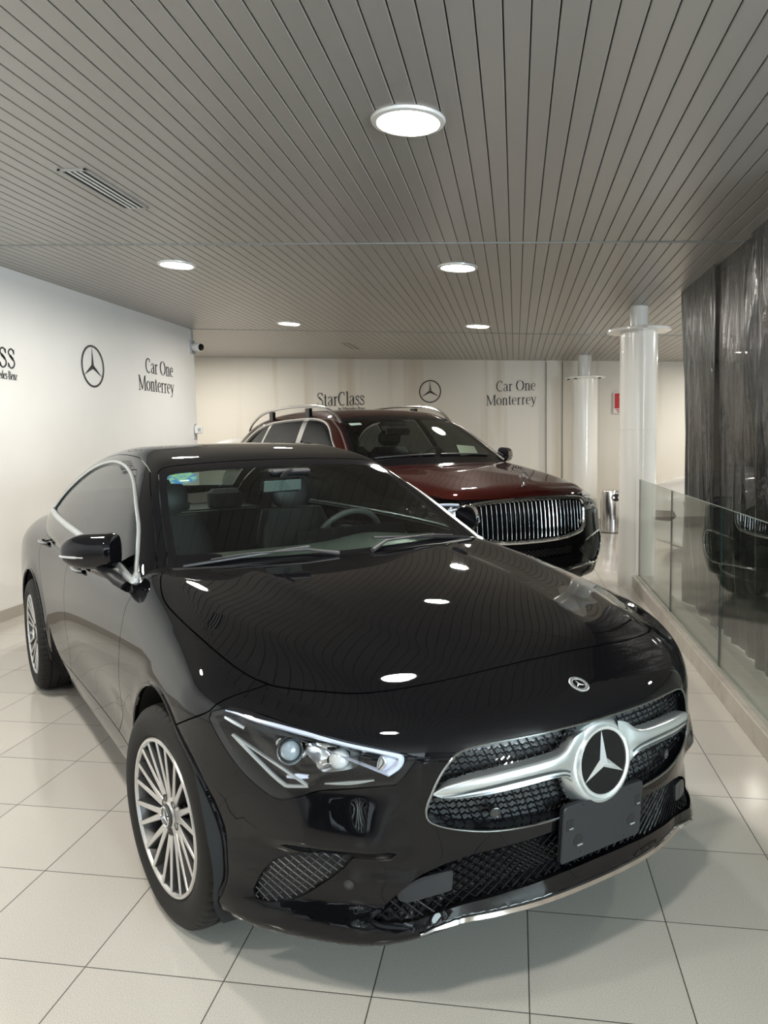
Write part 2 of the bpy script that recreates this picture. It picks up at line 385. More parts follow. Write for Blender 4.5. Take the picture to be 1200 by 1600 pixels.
XL, XR, YB, YF = -4.26, 5.2, -7.0, 14.2
def room():
    struct(MB().box(-8, YB - .2, -.12, XR, YF + .4, 0).build('floor', M_FLOOR))
    # left wall: a free-standing screen wall that ends at y = 9.94
    struct(MB().box(XL - .16, YB, 0, XL, 9.94, CEIL(XL)).build('wall_left', M_WALL))
    # skirting of tile
    struct(MB().box(XL, YB, 0, XL + .012, 9.94, .095).build('baseboard_left', M_BASE))
    # gently slanting back wall
    yb = lambda x: 13.25 - .105 * x
    m = MB(); m.add([(-8, yb(-8), 0), (.50, yb(.5), 0), (.50, yb(.5), 3.3), (-8, yb(-8), 3.3), (-8, yb(-8) + .2, 0), (.5, yb(.5) + .2, 0), (.5, yb(.5) + .2, 3.3), (-8, yb(-8) + .2, 3.3)],
                    [(0, 1, 2, 3), (5, 4, 7, 6), (3, 2, 6, 7), (1, 5, 6, 2), (4, 0, 3, 7)])
    struct(m.build('wall_back', M_WALLB))
    m = MB(); m.add([(.505, yb(.5) - .05, 0), (XR, yb(XR) - .05, 0), (XR, yb(XR) - .05, 3.3), (.505, yb(.5) - .05, 3.3), (.505, yb(.5) + .2, 0), (XR, yb(XR) + .2, 0), (XR, yb(XR) + .2, 3.3), (.505, yb(.5) + .2, 3.3)],
                    [(0, 1, 2, 3), (5, 4, 7, 6), (3, 2, 6, 7), (1, 5, 6, 2), (4, 0, 3, 7)])
    struct(m.build('wall_back_right', M_WALLB))
    m = MB(); m.add([(-8, yb(-8) - .015, 0), (.5, yb(.5) - .015, 0), (.5, yb(.5) - .015, .10), (-8, yb(-8) - .015, .10), (-8, yb(-8), .10), (.5, yb(.5), .10)], [(0, 1, 2, 3), (3, 2, 5, 4)]); struct(m.build('baseboard_back', M_BASE))
    m = MB(); m.add([(.5, yb(.5) - .065, 0), (XR, yb(XR) - .065, 0), (XR, yb(XR) - .065, .10), (.5, yb(.5) - .065, .10), (.5, yb(.5) - .05, .10), (XR, yb(XR) - .05, .10)], [(0, 1, 2, 3), (3, 2, 5, 4)]); struct(m.build('baseboard_back_right', M_BASE))
    for i, x in enumerate((.50, .76)):                       # dark joints between the wall panels
        y = yb(x) - .055
        struct(MB().box(x - .006, y - .006, .0, x + .006, y + .003, 2.68).build('trim_%d' % (i + 1), mat('panel_joint', (.16, .15, .13), .6)))
    struct(MB().box(-8.2, YB, 0, -8, YF, 3.4).build('wall_far_left', M_WALLB))
    m = MB().box(XR, .1, 0, XR + .2, YF, 3).box(XR, YB, 0, XR + .2, .1, .38).box(XR, YB, 2.62, XR + .2, .1, 3).box(XR, YB, .38, XR + .2, -6.3, 2.62)
    struct(m.build('wall_right', mat('right_wall_grey', (.35, .34, .32), .6)))
    m = MB()
    for y in (-6.3, -4.2, -2.1, .05): m.box(XR + .02, y, .38, XR + .08, y + .05, 2.62)
    struct(m.build('window_2', mat('side_window_frame', (.12, .12, .12), .4, metal=.5)))
    # shop front behind the camera: parapet, lintel and piers round a wide window
    m = MB().box(-8, YB - .2, 0, XR, YB, .35).box(-8, YB - .2, 2.65, XR, YB, 3.3).box(-8, YB - .2, .35, -4.2, YB, 2.65).box(1.9, YB - .2, .35, XR, YB, 2.65)
    struct(m.build('wall_front', mat('front_wall_paint', (.06, .06, .06), .6)))
    m = MB()
    for x in (-4.2, -2.2, -.2, 1.85): m.box(x, YB - .12, .35, x + .05, YB - .06, 2.65)
    m.box(-4.2, YB - .12, .35, 1.9, YB - .06, .41).box(-4.2, YB - .12, 2.6, 1.9, YB - .06, 2.65)
    f = struct(m.build('window_1', mat('window_frame_metal', (.12, .12, .12), .4, metal=.5)))

def ceiling():
    W = .0857; g = .0045; m = MB(); gp = MB()
    xs0 = -8.0; n = int((XR - xs0) / W) + 1
    bays = [(YB, .77), (.77, 5.3), (5.3, 9.83), (9.83, YF)]
    off = -1.16418 * 1.278
    k0 = int(math.floor((xs0 - off) / W)); 
    for y0, y1 in bays:
        for k in range(k0, k0 + n):
            a = off + k * W; b = a + W - g
            z0, z1 = CEIL(a), CEIL(b); e = .003; d = .011
            prof = [(a, z0 + d), (a, z0 + e), (a + e, z0), (b - e, z1), (b, z1 + e), (b, z1 + d)]
            ya, yb_ = y0 + .006, y1 - .006
            m.loft([[(x, ya, z) for x, z in prof], [(x, yb_, z) for x, z in prof]], closed=False, flip=True)
    m.build('ceiling', M_SLAT)['kind'] = 'structure'
    c0, c1 = CEIL(xs0) + .012, CEIL(XR) + .012
    gp.add([(xs0, YB, c0), (XR, YB, c1), (XR, YF, c1), (xs0, YF, c0), (xs0, YB, c0 + .2), (XR, YB, c1 + .2), (XR, YF, c1 + .2), (xs0, YF, c0 + .2)],
           [(0, 3, 2, 1), (4, 5, 6, 7), (0, 1, 5, 4), (1, 2, 6, 5), (2, 3, 7, 6), (3, 0, 4, 7)])
    struct(gp.build('ceiling_backing', M_DARKGAP)); 
    t = MB()
    for y in (.77, 5.3, 9.83):
        hw = .009 if y < 6 else .006
        t.add([(xs0, y - hw, CEIL(xs0) - .006), (XR, y - hw, CEIL(XR) - .006), (XR, y + hw, CEIL(XR) - .006), (xs0, y + hw, CEIL(xs0) - .006),
               (xs0, y - hw, CEIL(xs0) + .008), (XR, y - hw, CEIL(XR) + .008), (XR, y + hw, CEIL(XR) + .008), (xs0, y + hw, CEIL(xs0) + .008)],
              [(0, 1, 2, 3)[::-1], (0, 1, 5, 4), (3, 7, 6, 2)])
    struct(t.build('trim_3', mat('ceiling_joint_trim', (.30, .31, .29), .4, metal=.4)))
room(); ceiling()

# ------------------------------------------------------------------ downlights
def downlight(x, y, label, group='recessed round downlights'):
    t = thing('ceiling_light', label, 'ceiling light', (x, y, CEIL(x)), 0, group)
    t.rotation_euler = (0, math.atan(.0556), 0)
    MB().lathe([(.122, .004), (.125, -.010), (.131, -.014), (.150, -.010), (.154, -.001), (.154, .006)], n=64).build('trim_ring', M_LAMPRING, t, smooth=True)
    MB().lathe([(.124, -.0065), (.08, -.0075), (.0005, -.008)], n=64).build('diffuser', M_LAMP, t, smooth=True)
    return t
dl = ['largest round lit downlight at the top centre of the slatted ceiling', 'round lit downlight straight ahead, just past the first ceiling joint, right of centre',
      'small round lit downlight right of centre, farthest in its row towards the back wall', 'oval lit downlight on the left, near the top of the white left wall',
      'small round lit downlight left of centre, above the dark suv roof']
for (x, y), lab in zip(LIGHTS[:5], dl): downlight(x, y, lab)
for (x, y) in LIGHTS[5:]: downlight(x, y, 'round downlight recessed in the ceiling outside the view of the photo', 'downlights outside the view')

# ------------------------------------------------------------------ vents
def vent(x0, x1, y0, y1, ns, label):
    xm = (x0 + x1) / 2; t = thing('ceiling_vent', label, 'vent', (xm, (y0 + y1) / 2, CEIL(xm) - .002), 0); t.rotation_euler = (0, math.atan(.0556), 0)
    hw, hl = (x1 - x0) / 2, (y1 - y0) / 2; b = .016
    m = MB()
    for a in ((-hw, -hl, hw, -hl + b), (-hw, hl - b, hw, hl), (-hw, -hl, -hw + b, hl), (hw - b, -hl, hw, hl)): m.box(a[0], a[1], -.006, a[2], a[3], .004)
    m.build('frame', M_SLAT, t)
    MB().box(-hw + b, -hl + b, -.001, hw - b, hl - b, .004).build('backing', mat('vent_dark', (.01, .01, .01), .9), t)
    for k in range(ns):
        x = -hw + b + (k + 1) * (2 * hw - 2 * b) / (ns + 1)
        MB().box(x - .006, -hl + b, -.0055, x + .006, hl - b, -.0015).build('slat', mat('vent_slat', (.75, .75, .72), .4) if k == 0 else bpy.data.materials['vent_slat'], t)
vent(-2.30, -2.14, 3.74, 4.42, 3, 'long slotted metal air vent in the ceiling at upper left')
vent(-2.50, -2.38, 11.15, 11.9, 2, 'small dark air vent in the ceiling near the back wall')

# ------------------------------------------------------------------ columns
def column(x, y, r, zf, rf, rp, label):
    t = thing('support_column', label, 'column', (x, y, 0))
    MB().lathe([(r, 0), (r, zf)], n=64).build('shaft', M_WHITE, t, smooth=True)
    MB().lathe([(.0, zf), (rf, zf), (rf + .004, zf + .004), (rf + .004, zf + .022), (rf, zf + .026), (0, zf + .026)], n=64).build('flange', M_WHITE, t, smooth=True, angle=30)
    MB().lathe([(rp, zf + .026), (rp, CEIL(x) + .01)], n=48).build('top_pipe', M_WHITE, t, smooth=True)
    MB().lathe([(r + .0015, zf * .62), (r + .0025, zf * .62 + .003), (r + .0015, zf * .62 + .006)], n=64).build('weld_band', M_WHITE, t, smooth=True)
    return t
column(1.165, 7.79, .172, 2.435, .29, .084, 'large white round steel column with flange at the end of the glass balustrade')
c2 = column(1.05, 12.3, .195, 2.33, .30, .105, 'white round steel column farther back beside the dark suv, near the back wall')
for a in (200, 235, 320):
    MB().box(-.02, -.01, 2.312, .02, .01, 2.33).build('bolt', M_BLACKINK, c2).location = (.265 * math.cos(math.radians(a)), .265 * math.sin(math.radians(a)), 0)

# ------------------------------------------------------------------ glass balustrade on its kerb
struct(MB().box(1.10, -2.0, 0, 1.30, 7.62, .11, bev=.004).build('trim_4', M_CURB))
struct(MB().box(1.135, -2.0, .11, 1.15, 7.60, .122).box(1.166, -2.0, .11, 1.185, 7.60, .122).build('trim_5', mat('glass_channel', (.42, .42, .37), .4, metal=.4)))
def glass_mat(name, col, rough=0.0, ior=1.5):
    m = bpy.data.materials.new(name); m.use_nodes = True; nt = m.node_tree; nt.nodes.clear(); L = nt.links.new
    out = nt.nodes.new('ShaderNodeOutputMaterial'); t = nt.nodes.new('ShaderNodeBsdfTransparent'); t.inputs[0].default_value = (*col, 1)
    g = nt.nodes.new('ShaderNodeBsdfGlossy'); g.inputs['Roughness'].default_value = rough
    f = nt.nodes.new('ShaderNodeFresnel'); ge = nt.nodes.new('ShaderNodeNewGeometry'); io = nt.nodes.new('ShaderNodeMapRange'); io.inputs[3].default_value = ior; io.inputs[4].default_value = 1 / ior
    L(ge.outputs['Backfacing'], io.inputs[0]); L(io.outputs[0], f.inputs[0])
    x = nt.nodes.new('ShaderNodeMixShader'); L(f.outputs[0], x.inputs[0]); L(t.outputs[0], x.inputs[1]); L(g.outputs[0], x.inputs[2]); L(x.outputs[0], out.inputs[0])
    return m
M_PANE = glass_mat('clear_green_glass', (.92, .955, .935))
M_EDGE = mat('glass_edge', (.01, .03, .028), .2)
ys = [7.58, 6.05, 4.62, 3.19, 1.76, .33, -1.1]
gl = ['clear glass balustrade panel nearest the white column', 'clear glass balustrade panel, second from the white column', 'clear glass balustrade panel nearest the camera at the right edge',
      None, None, None]
for i in range(6):
    a, b = ys[i + 1] + .002, ys[i] - .002
    t = thing('glass_panel', gl[i] or 'clear glass balustrade panel outside the view of the photo', 'glass panel', (1.158, (a + b) / 2, .115), 0, 'glass balustrade panels'); h = (b - a) / 2
    MB().add([(-.005, -h, 0), (-.005, h, 0), (-.005, h, .925), (-.005, -h, .925)], [(0, 3, 2, 1)]).add([(.005, -h, 0), (.005, h, 0), (.005, h, .925), (.005, -h, .925)], [(0, 1, 2, 3)]).build('pane', M_PANE, t)
    for e in (-h, h): MB().box(-.005, min(e, e * .990), 0, .005, max(e, e * .990), .925).build('polished_edge', M_EDGE, t)
    MB().box(-.005, -h, .9235, .005, h, .9255).build('top_edge', mat('glass_top_edge', (.35, .42, .38), .15) if i == 0 else bpy.data.materials['glass_top_edge'], t)
# ------------------------------------------------------------------ cutting body surfaces into panels
class Surf:
    def __init__(s, V, F, f): s.V, s.F, s.f = np.asarray(V, float), F, f
    def empty(s): return len(s.F) == 0

def capsule(f, xs, zc, x0c, x1c, nphi, nth, zaxis=None, tmax=2.5):
    """right-hand half (y <= 0) of the surface f = 0: rays square to the long axis between x0c and x1c, fanned at both ends"""
    th = np.linspace(0, PI, nth); O = []; D = []
    for p in np.linspace(PI / 2, 0, nphi, endpoint=False):
        O.append([(x0c, 0, zc)] * nth); D.append([(-math.sin(p), -math.sin(t) * math.cos(p), math.cos(t) * math.cos(p)) for t in th])
    for x in xs:
        O.append([(x, 0, zc)] * nth); D.append([(0, -math.sin(t), math.cos(t)) for t in th])
    for p in np.linspace(0, PI / 2, nphi + 1)[1:]:
        O.append([(x1c, 0, zc)] * nth); D.append([(math.sin(p), -math.sin(t) * math.cos(p), math.cos(t) * math.cos(p)) for t in th])
    rows = len(O); O = np.array(O, float).reshape(-1, 3); D = np.array(D, float).reshape(-1, 3)
    P = root(f, O, D, tmax); P = P.reshape(rows, nth, 3); P[:, 0, 1] = 0; P[:, -1, 1] = 0; P = P.reshape(-1, 3)
    F = []
    for i in range(rows - 1):
        for j in range(nth - 1):
            a = i * nth + j; F.append((a, a + nth, a + nth + 1, a + 1))
    return Surf(P, F, f)

def split(S, g):
    """(part with g < 0, part with g > 0); the cut runs exactly along g = 0"""
    V = S.V; val = g(V); val = np.where(np.abs(val) < 1e-9, 1e-9, val); sg = val > 0
    neg, pos, mix = [], [], []
    for F in S.F:
        k = sum(sg[i] for i in F)
        (neg if k == 0 else pos if k == len(F) else mix).append(F)
    ed = {}
    for F in mix:
        for a, b in zip(F, F[1:] + F[:1]):
            if sg[a] != sg[b]: ed.setdefault((min(a, b), max(a, b)), len(ed))
    if ed:
        E = np.array(list(ed.keys())); A, B = V[E[:, 0]].copy(), V[E[:, 1]].copy(); sa = sg[E[:, 0]]
        for _ in range(16):
            M = (A + B) / 2; m = (g(M) > 0) == sa; A = np.where(m[:, None], M, A); B = np.where(m[:, None], B, M)
        NV = np.concatenate([V, (A + B) / 2])
    else: NV = V
    n0 = len(V)
    for F in mix:
        a_, b_ = [], []
        for a, b in zip(F, F[1:] + F[:1]):
            (b_ if sg[a] else a_).append(a)
            if sg[a] != sg[b]:
                e = n0 + ed[(min(a, b), max(a, b))]; a_.append(e); b_.append(e)
        if len(a_) > 2: neg.append(tuple(a_))
        if len(b_) > 2: pos.append(tuple(b_))
    return Surf(NV, neg, S.f), Surf(NV, pos, S.f)

def compact(S):
    used = sorted({i for F in S.F for i in F}); mp = {u: i for i, u in enumerate(used)}
    return S.V[used], [tuple(mp[i] for i in F) for F in S.F]

def sdist(poly, closed=True):
    """signed distance to a 2D polygon (negative inside)"""
    A = np.asarray(poly, float); B = np.roll(A, -1, 0)
    def f(Q):
        d = np.full(len(Q), 1e9); ins = np.zeros(len(Q), bool)
        for (ax, ay), (bx, by) in zip(A, B):
            ex, ey = bx - ax, by - ay; wx, wy = Q[:, 0] - ax, Q[:, 1] - ay
            t = np.clip((wx * ex + wy * ey) / (ex * ex + ey * ey + 1e-15), 0, 1)
            d = np.minimum(d, np.hypot(wx - t * ex, wy - t * ey))
            c = ((ay > Q[:, 1]) != (by > Q[:, 1])) & (Q[:, 0] < (bx - ax) * (Q[:, 1] - ay) / ((by - ay) if by != ay else 1e-12) + ax)
            ins ^= c
        return np.where(ins, -d, d)
    return f

def panel(name, S, mt, parent, mode='R', thick=.012, offset=0.0, label=None, lift=0.0, both=True, flat=False):
    """mesh object from a cut surface; mode R / L one side, C both sides joined; edges get a rim folded inwards"""
    V, F = compact(S)
    if len(F) == 0: return None
    N = grad(S.f, V); 
    cnt = {}
    for f in F:
        for a, b in zip(f, f[1:] + f[:1]): cnt[(min(a, b), max(a, b))] = cnt.get((min(a, b), max(a, b)), 0) + 1
    V = V + N * offset
    rim = []
    if thick:
        for f in F:
            for a, b in zip(f, f[1:] + f[:1]):
                if cnt[(min(a, b), max(a, b))] == 1 and not (abs(V[a][1]) < 2e-5 and abs(V[b][1]) < 2e-5): rim.append((a, b))
    # fix face orientation: outward along N
    def orient(V, F, N):
        f = F[len(F) // 2]; n = np.cross(V[f[1]] - V[f[0]], V[f[2]] - V[f[1]])
        return [tuple(reversed(x)) for x in F] if n @ N[f[0]] < 0 else F
    F2 = orient(V, F, N)
    VV, NN, FF = [V], [N], list(F2); n = len(V)
    if rim:
        flip = F2 is not F
        ends = sorted({i for e in rim for i in e}); mp = {u: n + i for i, u in enumerate(ends)}; mq = {u: n + len(ends) + i for i, u in enumerate(ends)}
        tan = {u: np.zeros(3) for u in ends}
        for a, b in rim:
            t = np.cross(V[b] - V[a], N[a]); t /= np.linalg.norm(t) + 1e-12
            if flip: t = -t
            tan[a] += t; tan[b] += t
        top = np.array([V[u] for u in ends]); bot = np.array([V[u] - N[u] * thick for u in ends]); tn = np.array([tan[u] / (np.linalg.norm(tan[u]) + 1e-9) for u in ends])
        if not flip: tn = tn
        VV += [top, bot]; NN += [tn, tn]
        for a, b in rim:
            q = (mp[a], mp[b], mq[b], mq[a])
            FF.append(q if flip else q[::-1])
    V = np.concatenate(VV); N = np.concatenate(NN); F = FF
    parts = []
    fl = np.array([1, -1, 1])
    R = (V, N, F); L = (V * fl, N * fl, [tuple(reversed(x)) for x in F])
    if mode == 'R': Vs, Ns, Fs = R
    elif mode == 'L': Vs, Ns, Fs = L
    else:
        Vs = np.concatenate([R[0], L[0]]); Ns = np.concatenate([R[1], L[1]]); k = len(R[0]); Fs = R[2] + [tuple(i + k for i in x) for x in L[2]]
    me = bpy.data.meshes.new(name); me.from_pydata(Vs.tolist(), [], Fs); me.materials.append(mt)
    me.polygons.foreach_set('use_smooth', [True] * len(me.polygons)); me.update()
    if not flat: me.normals_split_custom_set_from_vertices(Ns.tolist())
    o = bpy.data.objects.new(name, me); COL.objects.link(o); o.parent = parent
    if label: o['label'] = label
    return o

def az(P, x0=-.3):
    """front view coordinates: degrees round the nose, height"""
    return np.stack([np.degrees(np.arctan2(np.abs(P[:, 1]), P[:, 0] - x0)) * 0.0209, P[:, 2]], 1)   # degrees scaled to metres at radius 1.2
def azp(pts): return [(a * .0209, z) for a, z in pts]
def fromaz(f, A, off=0.0, x0=-.3):
    """points on surface f from (degrees, z) pairs; positive angle = the car's right (y < 0)"""
    A = np.asarray(A, float); a = np.radians(A[:, 0])
    O = np.stack([np.full(len(a), x0), np.zeros(len(a)), A[:, 1]], 1); D = np.stack([np.cos(a), -np.sin(a), np.zeros(len(a))], 1)
    P = root(f, O, D, 1.6, 40)
    if np.any(off): P = P + grad(f, P) * np.asarray(off)[..., None]
    return P
def xz(P): return P[:, [0, 2]]
def xy(P): return np.stack([P[:, 0], np.abs(P[:, 1])], 1)
def yz(P): return np.stack([np.abs(P[:, 1]), P[:, 2]], 1)
def near(line):
    """signed side of an open 2D polyline: negative on its left"""
    A = np.asarray(line, float)
    def f(Q):
        best = np.full(len(Q), 1e9); sg = np.ones(len(Q))
        for i in range(len(A) - 1):
            a, b = A[i], A[i + 1]; e = b - a; w = Q - a; t = (w @ e) / (e @ e)
            tc = np.clip(t, -1e9 if i == 0 else 0, 1e9 if i == len(A) - 2 else 1)
            d = np.linalg.norm(w - tc[:, None] * e, axis=1); s_ = np.where(e[0] * w[:, 1] - e[1] * w[:, 0] > 0, -1, 1)
            m = d < best; best = np.where(m, d, best); sg = np.where(m, s_, sg)
        return best * sg
    return f

# ------------------------------------------------------------------ car materials
M_BLACK = mat('black_car_paint', (.003, .003, .0038), .3, coat=1.0, coat_rough=.012, spec=0.0)
M_BLACK.node_tree.nodes['Principled BSDF'].inputs['Coat IOR'].default_value = 1.39
M_GLOSSBLK = mat('gloss_black_trim', (.004, .004, .005), .08, spec=.35)
M_PLAST = mat('black_textured_plastic', (.018, .018, .020), .42)
M_PLATE = mat('plate_holder_plastic', (.013, .014, .017), .42)
M_TYRE = mat('tyre_rubber', (.011, .0105, .010), .68, spec=.3, bump=(60, .25, .002))
M_WELL = mat('wheel_well_felt', (.006, .006, .006), .9)
M_ALLOY = mat('machined_alloy', (.62, .61, .60), .30, metal=.8)
M_BRIGHT = mat('bright_silver', (.80, .83, .83), .24, metal=.7)
M_ALLOYD = mat('dark_grey_alloy', (.10, .10, .10), .35, metal=.6)
M_SATIN = mat('satin_silver', (.62, .66, .67), .30, metal=.85)
M_CABIN = mat('cabin_black', (.012, .012, .013), .6)
M_SEAT = mat('seat_leather', (.016, .016, .017), .5)
M_DISC = mat('brake_disc', (.28, .27, .26), .35, metal=.8)
M_WGLASS = glass_mat('windshield_glass', (.70, .80, .75), ior=1.7)
M_SGLASS = glass_mat('tinted_side_glass', (.10, .11, .11))
M_LENS = glass_mat('clear_lens', (.93, .95, .97))
M_DRL = mat('light_guide', (.60, .64, .76), .22, spec=.7)
M_REFL = mat('headlamp_reflector', (.78, .78, .76), .10, metal=1)
M_BULB = mat('projector_glass', (.25, .30, .33), .03, coat=1)
# ------------------------------------------------------------------ wheels
def star_mb(R, rin=.16, h=.012, back=0.0, rot=90):
    """three-pointed star in the xy plane, faceted towards +z"""
    P = []
    for k in range(3):
        a = math.radians(rot + 120 * k); b = math.radians(rot + 60 + 120 * k)
        P += [(R * math.cos(a), R * math.sin(a), back), (R * rin * math.cos(b), R * rin * math.sin(b), back)]
    P.append((0, 0, back + h)); F = [(i, (i + 1) % 6, 6) for i in range(6)] + [(5, 4, 3, 2, 1, 0)]
    return P, F

def frame(P, n, up=(0, 0, 1)):
    n = Vector(n).normalized(); u = Vector(up); r = u.cross(n).normalized(); u = n.cross(r)
    return Matrix(((r[0], u[0], n[0], P[0]), (r[1], u[1], n[1], P[1]), (r[2], u[2], n[2], P[2]), (0, 0, 0, 1)))

def emblem(name, parent, M, R, ring=.10, disc=True, label=None, starh=.010, thick=.006):
    """round badge: chrome ring, dark disc and three-pointed star"""
    Mx = np.array(M)
    m = MB().lathe([(R * (1 - ring), 0), (R * (1 - ring), thick * .7), (R * (1 - ring * .7), thick), (R * (1 - ring * .25), thick), (R, thick * .4), (R, 0)], n=64, M=Mx)
    o = m.build(name, M_BRIGHT, parent, smooth=True, label=label)
    if disc: MB().lathe([(R * (1 - ring), thick * .25), (.0005, thick * .25)], n=48, M=Mx).build('badge_disc', M_GLOSSBLK, o, smooth=True)
    V, F = star_mb(R * (1 - ring) * 1.0, .17, starh, thick * .28)
    V = np.array(V) @ Mx[:3, :3].T + Mx[:3, 3]
    MB().add(V, F).build('star', M_BRIGHT, o)
    return o

def make_wheel(parent, loc, side, R=.335, W=.225, rim=.238, nsp=10, mt_sp=None, steer=0.0, tread=True):
    """outer face towards -y for side = -1"""
    w = bpy.data.objects.new('wheel', None); COL.objects.link(w); w.parent = parent; w.location = loc; w.rotation_euler = (0, 0, steer + (PI if side > 0 else 0)); w.empty_display_size = .1
    key = ('wheel', R, W, nsp)
    if key in WHEELS:
        for ch in WHEELS[key].children:
            c = ch.copy(); COL.objects.link(c); c.parent = w
        return w
    h = W / 2
    # tyre: y = -h is the outer face
    n = 240; A = np.arange(n) * 2 * PI / n
    prof = [(rim - .006, -h + .018), (rim + .004, -h + .006), (rim + .012, -h + .001), (rim + .03, -h - .004), (rim + .05, -h - .006), (R - .032, -h - .002), (R - .018, -h + .006)]
    tr = [(R - .006, -h + .018, 1), (R - .002, -h + .034, 1), (R, -h + .052, 0)]
    for k, yy in enumerate((-h + .054, -.012, h - .062)):
        tr += [(R, yy, 0), (R - .008, yy + .0015, 0), (R - .008, yy + .0075, 0), (R, yy + .009, 0)]
    tr += [(R, h - .052, 0), (R - .002, h - .034, 1), (R - .006, h - .018, 1)]
    rings = []
    def ring(rr, yy): return np.stack([rr * np.cos(A), np.full(n, yy), rr * np.sin(A)], 1)
    for r, y in prof: rings.append(ring(r, y))
    for r, y, g in tr:
        rr = np.full(n, r)
        if g: rr = rr - .006 * ((np.arange(n) % 4) == 0)
        rings.append(ring(rr, y))
    for r, y in [(R - .03, h), (rim + .02, h - .002), (rim, h - .012)]: rings.append(ring(r, y))
    MB().loft(rings, flip=True).build('tyre', M_TYRE, w, smooth=True, angle=30)
    # rim: outer machined lip and dark barrel
    MB().lathe([(rim - .004, -h + .016), (rim + .001, -h + .006), (rim - .002, -h + .002), (rim - .010, -h + .002), (rim - .014, -h + .010)], axis='y', n=96).build('rim_lip', M_ALLOY, w, smooth=True)
    MB().lathe([(rim - .014, -h + .010), (rim - .022, -h + .035), (rim - .028, 0), (rim - .02, h - .03), (rim - .004, h - .012)], axis='y', n=72).build('rim_barrel', M_ALLOYD, w, smooth=True)
    # spokes in V pairs with a crown at the hub
    sp = MB(); sd = MB(); ro = rim - .012; ri = .062
    for k in range(nsp):
        a = 2 * PI * k / nsp + PI / 2; da = 2 * PI / nsp * .235
        for s_ in (-1, 1):
            a1 = a + s_ * da
            p0 = np.array([ri * math.cos(a + s_ * .07), ri * math.sin(a + s_ * .07)]); p1 = np.array([ro * math.cos(a1), ro * math.sin(a1)])
            d = (p1 - p0) / np.linalg.norm(p1 - p0); nn = np.array([-d[1], d[0]])
            for (bm, w0, w1, yf, dp) in ((sp, .0088, .0055, -.0015, .004), (sd, .0108, .0080, .0005, .03)):
                face = []
                for t in np.linspace(0, 1, 7):
                    c = p0 + (p1 - p0) * t; ww = w0 + (w1 - w0) * t
                    yy = -h + .026 - .020 * t + yf      # dished in at the hub
                    face.append([(c[0] + nn[0] * ww, yy, c[1] + nn[1] * ww), (c[0] - nn[0] * ww, yy, c[1] - nn[1] * ww), (c[0] - nn[0] * ww * 1.3, yy + dp, c[1] - nn[1] * ww * 1.3), (c[0] + nn[0] * ww * 1.3, yy + dp, c[1] + nn[1] * ww * 1.3)])
                bm.loft(face, cap0=True, cap1=True)
    sp.lathe([(.034, -h + .018), (.040, -h + .0245), (.060, -h + .0275), (.072, -h + .030), (.074, -h + .05)], axis='y', n=60)
    sp.build('spokes', mt_sp or M_ALLOY, w)
    sd.lathe([(.075, -h + .034), (.070, -h + .075), (.0, -h + .076)], axis='y', n=40)
    sd.build('spoke_flanks', M_ALLOYD, w)
    for k in range(5):
        a = 2 * PI * k / 5 + PI / 2 + PI / 5
        MB().lathe([(.0105, -.0015), (.0115, -.0035), (.0112, -.0045), (.0085, .006), (0, .006)], c=(.053 * math.cos(a), -h + .0268, .053 * math.sin(a)), axis='y', n=16).build('wheel_bolt', M_ALLOYD, w, smooth=True)
    M = Matrix.Translation((0, -h + .018, 0)) @ Matrix.Rotation(math.radians(90), 4, 'X')
    cap = MB().lathe([(.036, 0), (.036, .006), (.030, .0095), (0, .0105)], n=40, M=np.array(M)).build('hub_cap', M_ALLOYD, w, smooth=True)
    V, F = star_mb(.029, .17, .003, .0105); V = np.array(V) @ np.array(M)[:3, :3].T + np.array(M)[:3, 3]
    MB().add(V, F).lathe([(.027, .0095), (.029, .012), (.031, .0095)], n=40, M=np.array(M)).build('cap_star', M_CHROME, w)
    MB().lathe([(.165, .0), (.165, .022), (.075, .022), (.075, -.01), (.165, .0)], c=(0, -.02, 0), axis='y', n=60).build('brake_disc', M_DISC, w, smooth=True)
    MB().box(.07, -.055, .02, .185, .035, .13, bev=.02).build('brake_caliper', M_ALLOYD, w)
    WHEELS[key] = w
    return w
WHEELS = {}
# ------------------------------------------------------------------ the black four-door coupe
def slab(name, S, mt, parent, **k): return panel(name, S, mt, parent, **k)

def lattice(f, poly, parent, name, mt, off, fam, r=.0022, step=.006, cells=None):
    """crossing bars over a grille opening: fam = list of (slope dz per metre round the nose, spacing, phase, wiggle)"""
    sd = sdist(poly); P = np.array(poly); x0, x1 = P[:, 0].min(), P[:, 0].max(); z0, z1 = P[:, 1].min(), P[:, 1].max(); m = MB()
    for dirx, dirz, sp, wig in fam:
        L = math.hypot(dirx, dirz); d = np.array([dirx, dirz]) / L; n = np.array([-d[1], d[0]])
        c = np.array([(0 if x0 < .02 else (x0 + x1) / 2), (z0 + z1) / 2]); R = math.hypot(x1 - x0 + .3, z1 - z0) + .2
        for k in range(int(-R / sp) - 1, int(R / sp) + 2):
            t = np.arange(-R, R, step); Q = c + n * (k * sp) + d * t[:, None]
            if wig: Q = Q + n * (wig * np.sign(np.sin(2 * PI * t / (sp * 1.0) + k * PI)))[:, None] * 1.0
            ok = (sd(np.stack([np.abs(Q[:, 0]), Q[:, 1]], 1)) < -.001)
            ok &= (np.abs(Q[:, 0]) <= x1)
            i = 0
            while i < len(t):
                if ok[i]:
                    j = i
                    while j + 1 < len(t) and ok[j + 1]: j += 1
                    if j - i >= 1:
                        W = fromaz(f, np.stack([Q[i:j + 1, 0] / .0209, Q[i:j + 1, 1]], 1), off)
                        m.tube(W, r, n=4, cap=False)
                    i = j + 1
                else: i += 1
    return m.build(name, mt, parent)

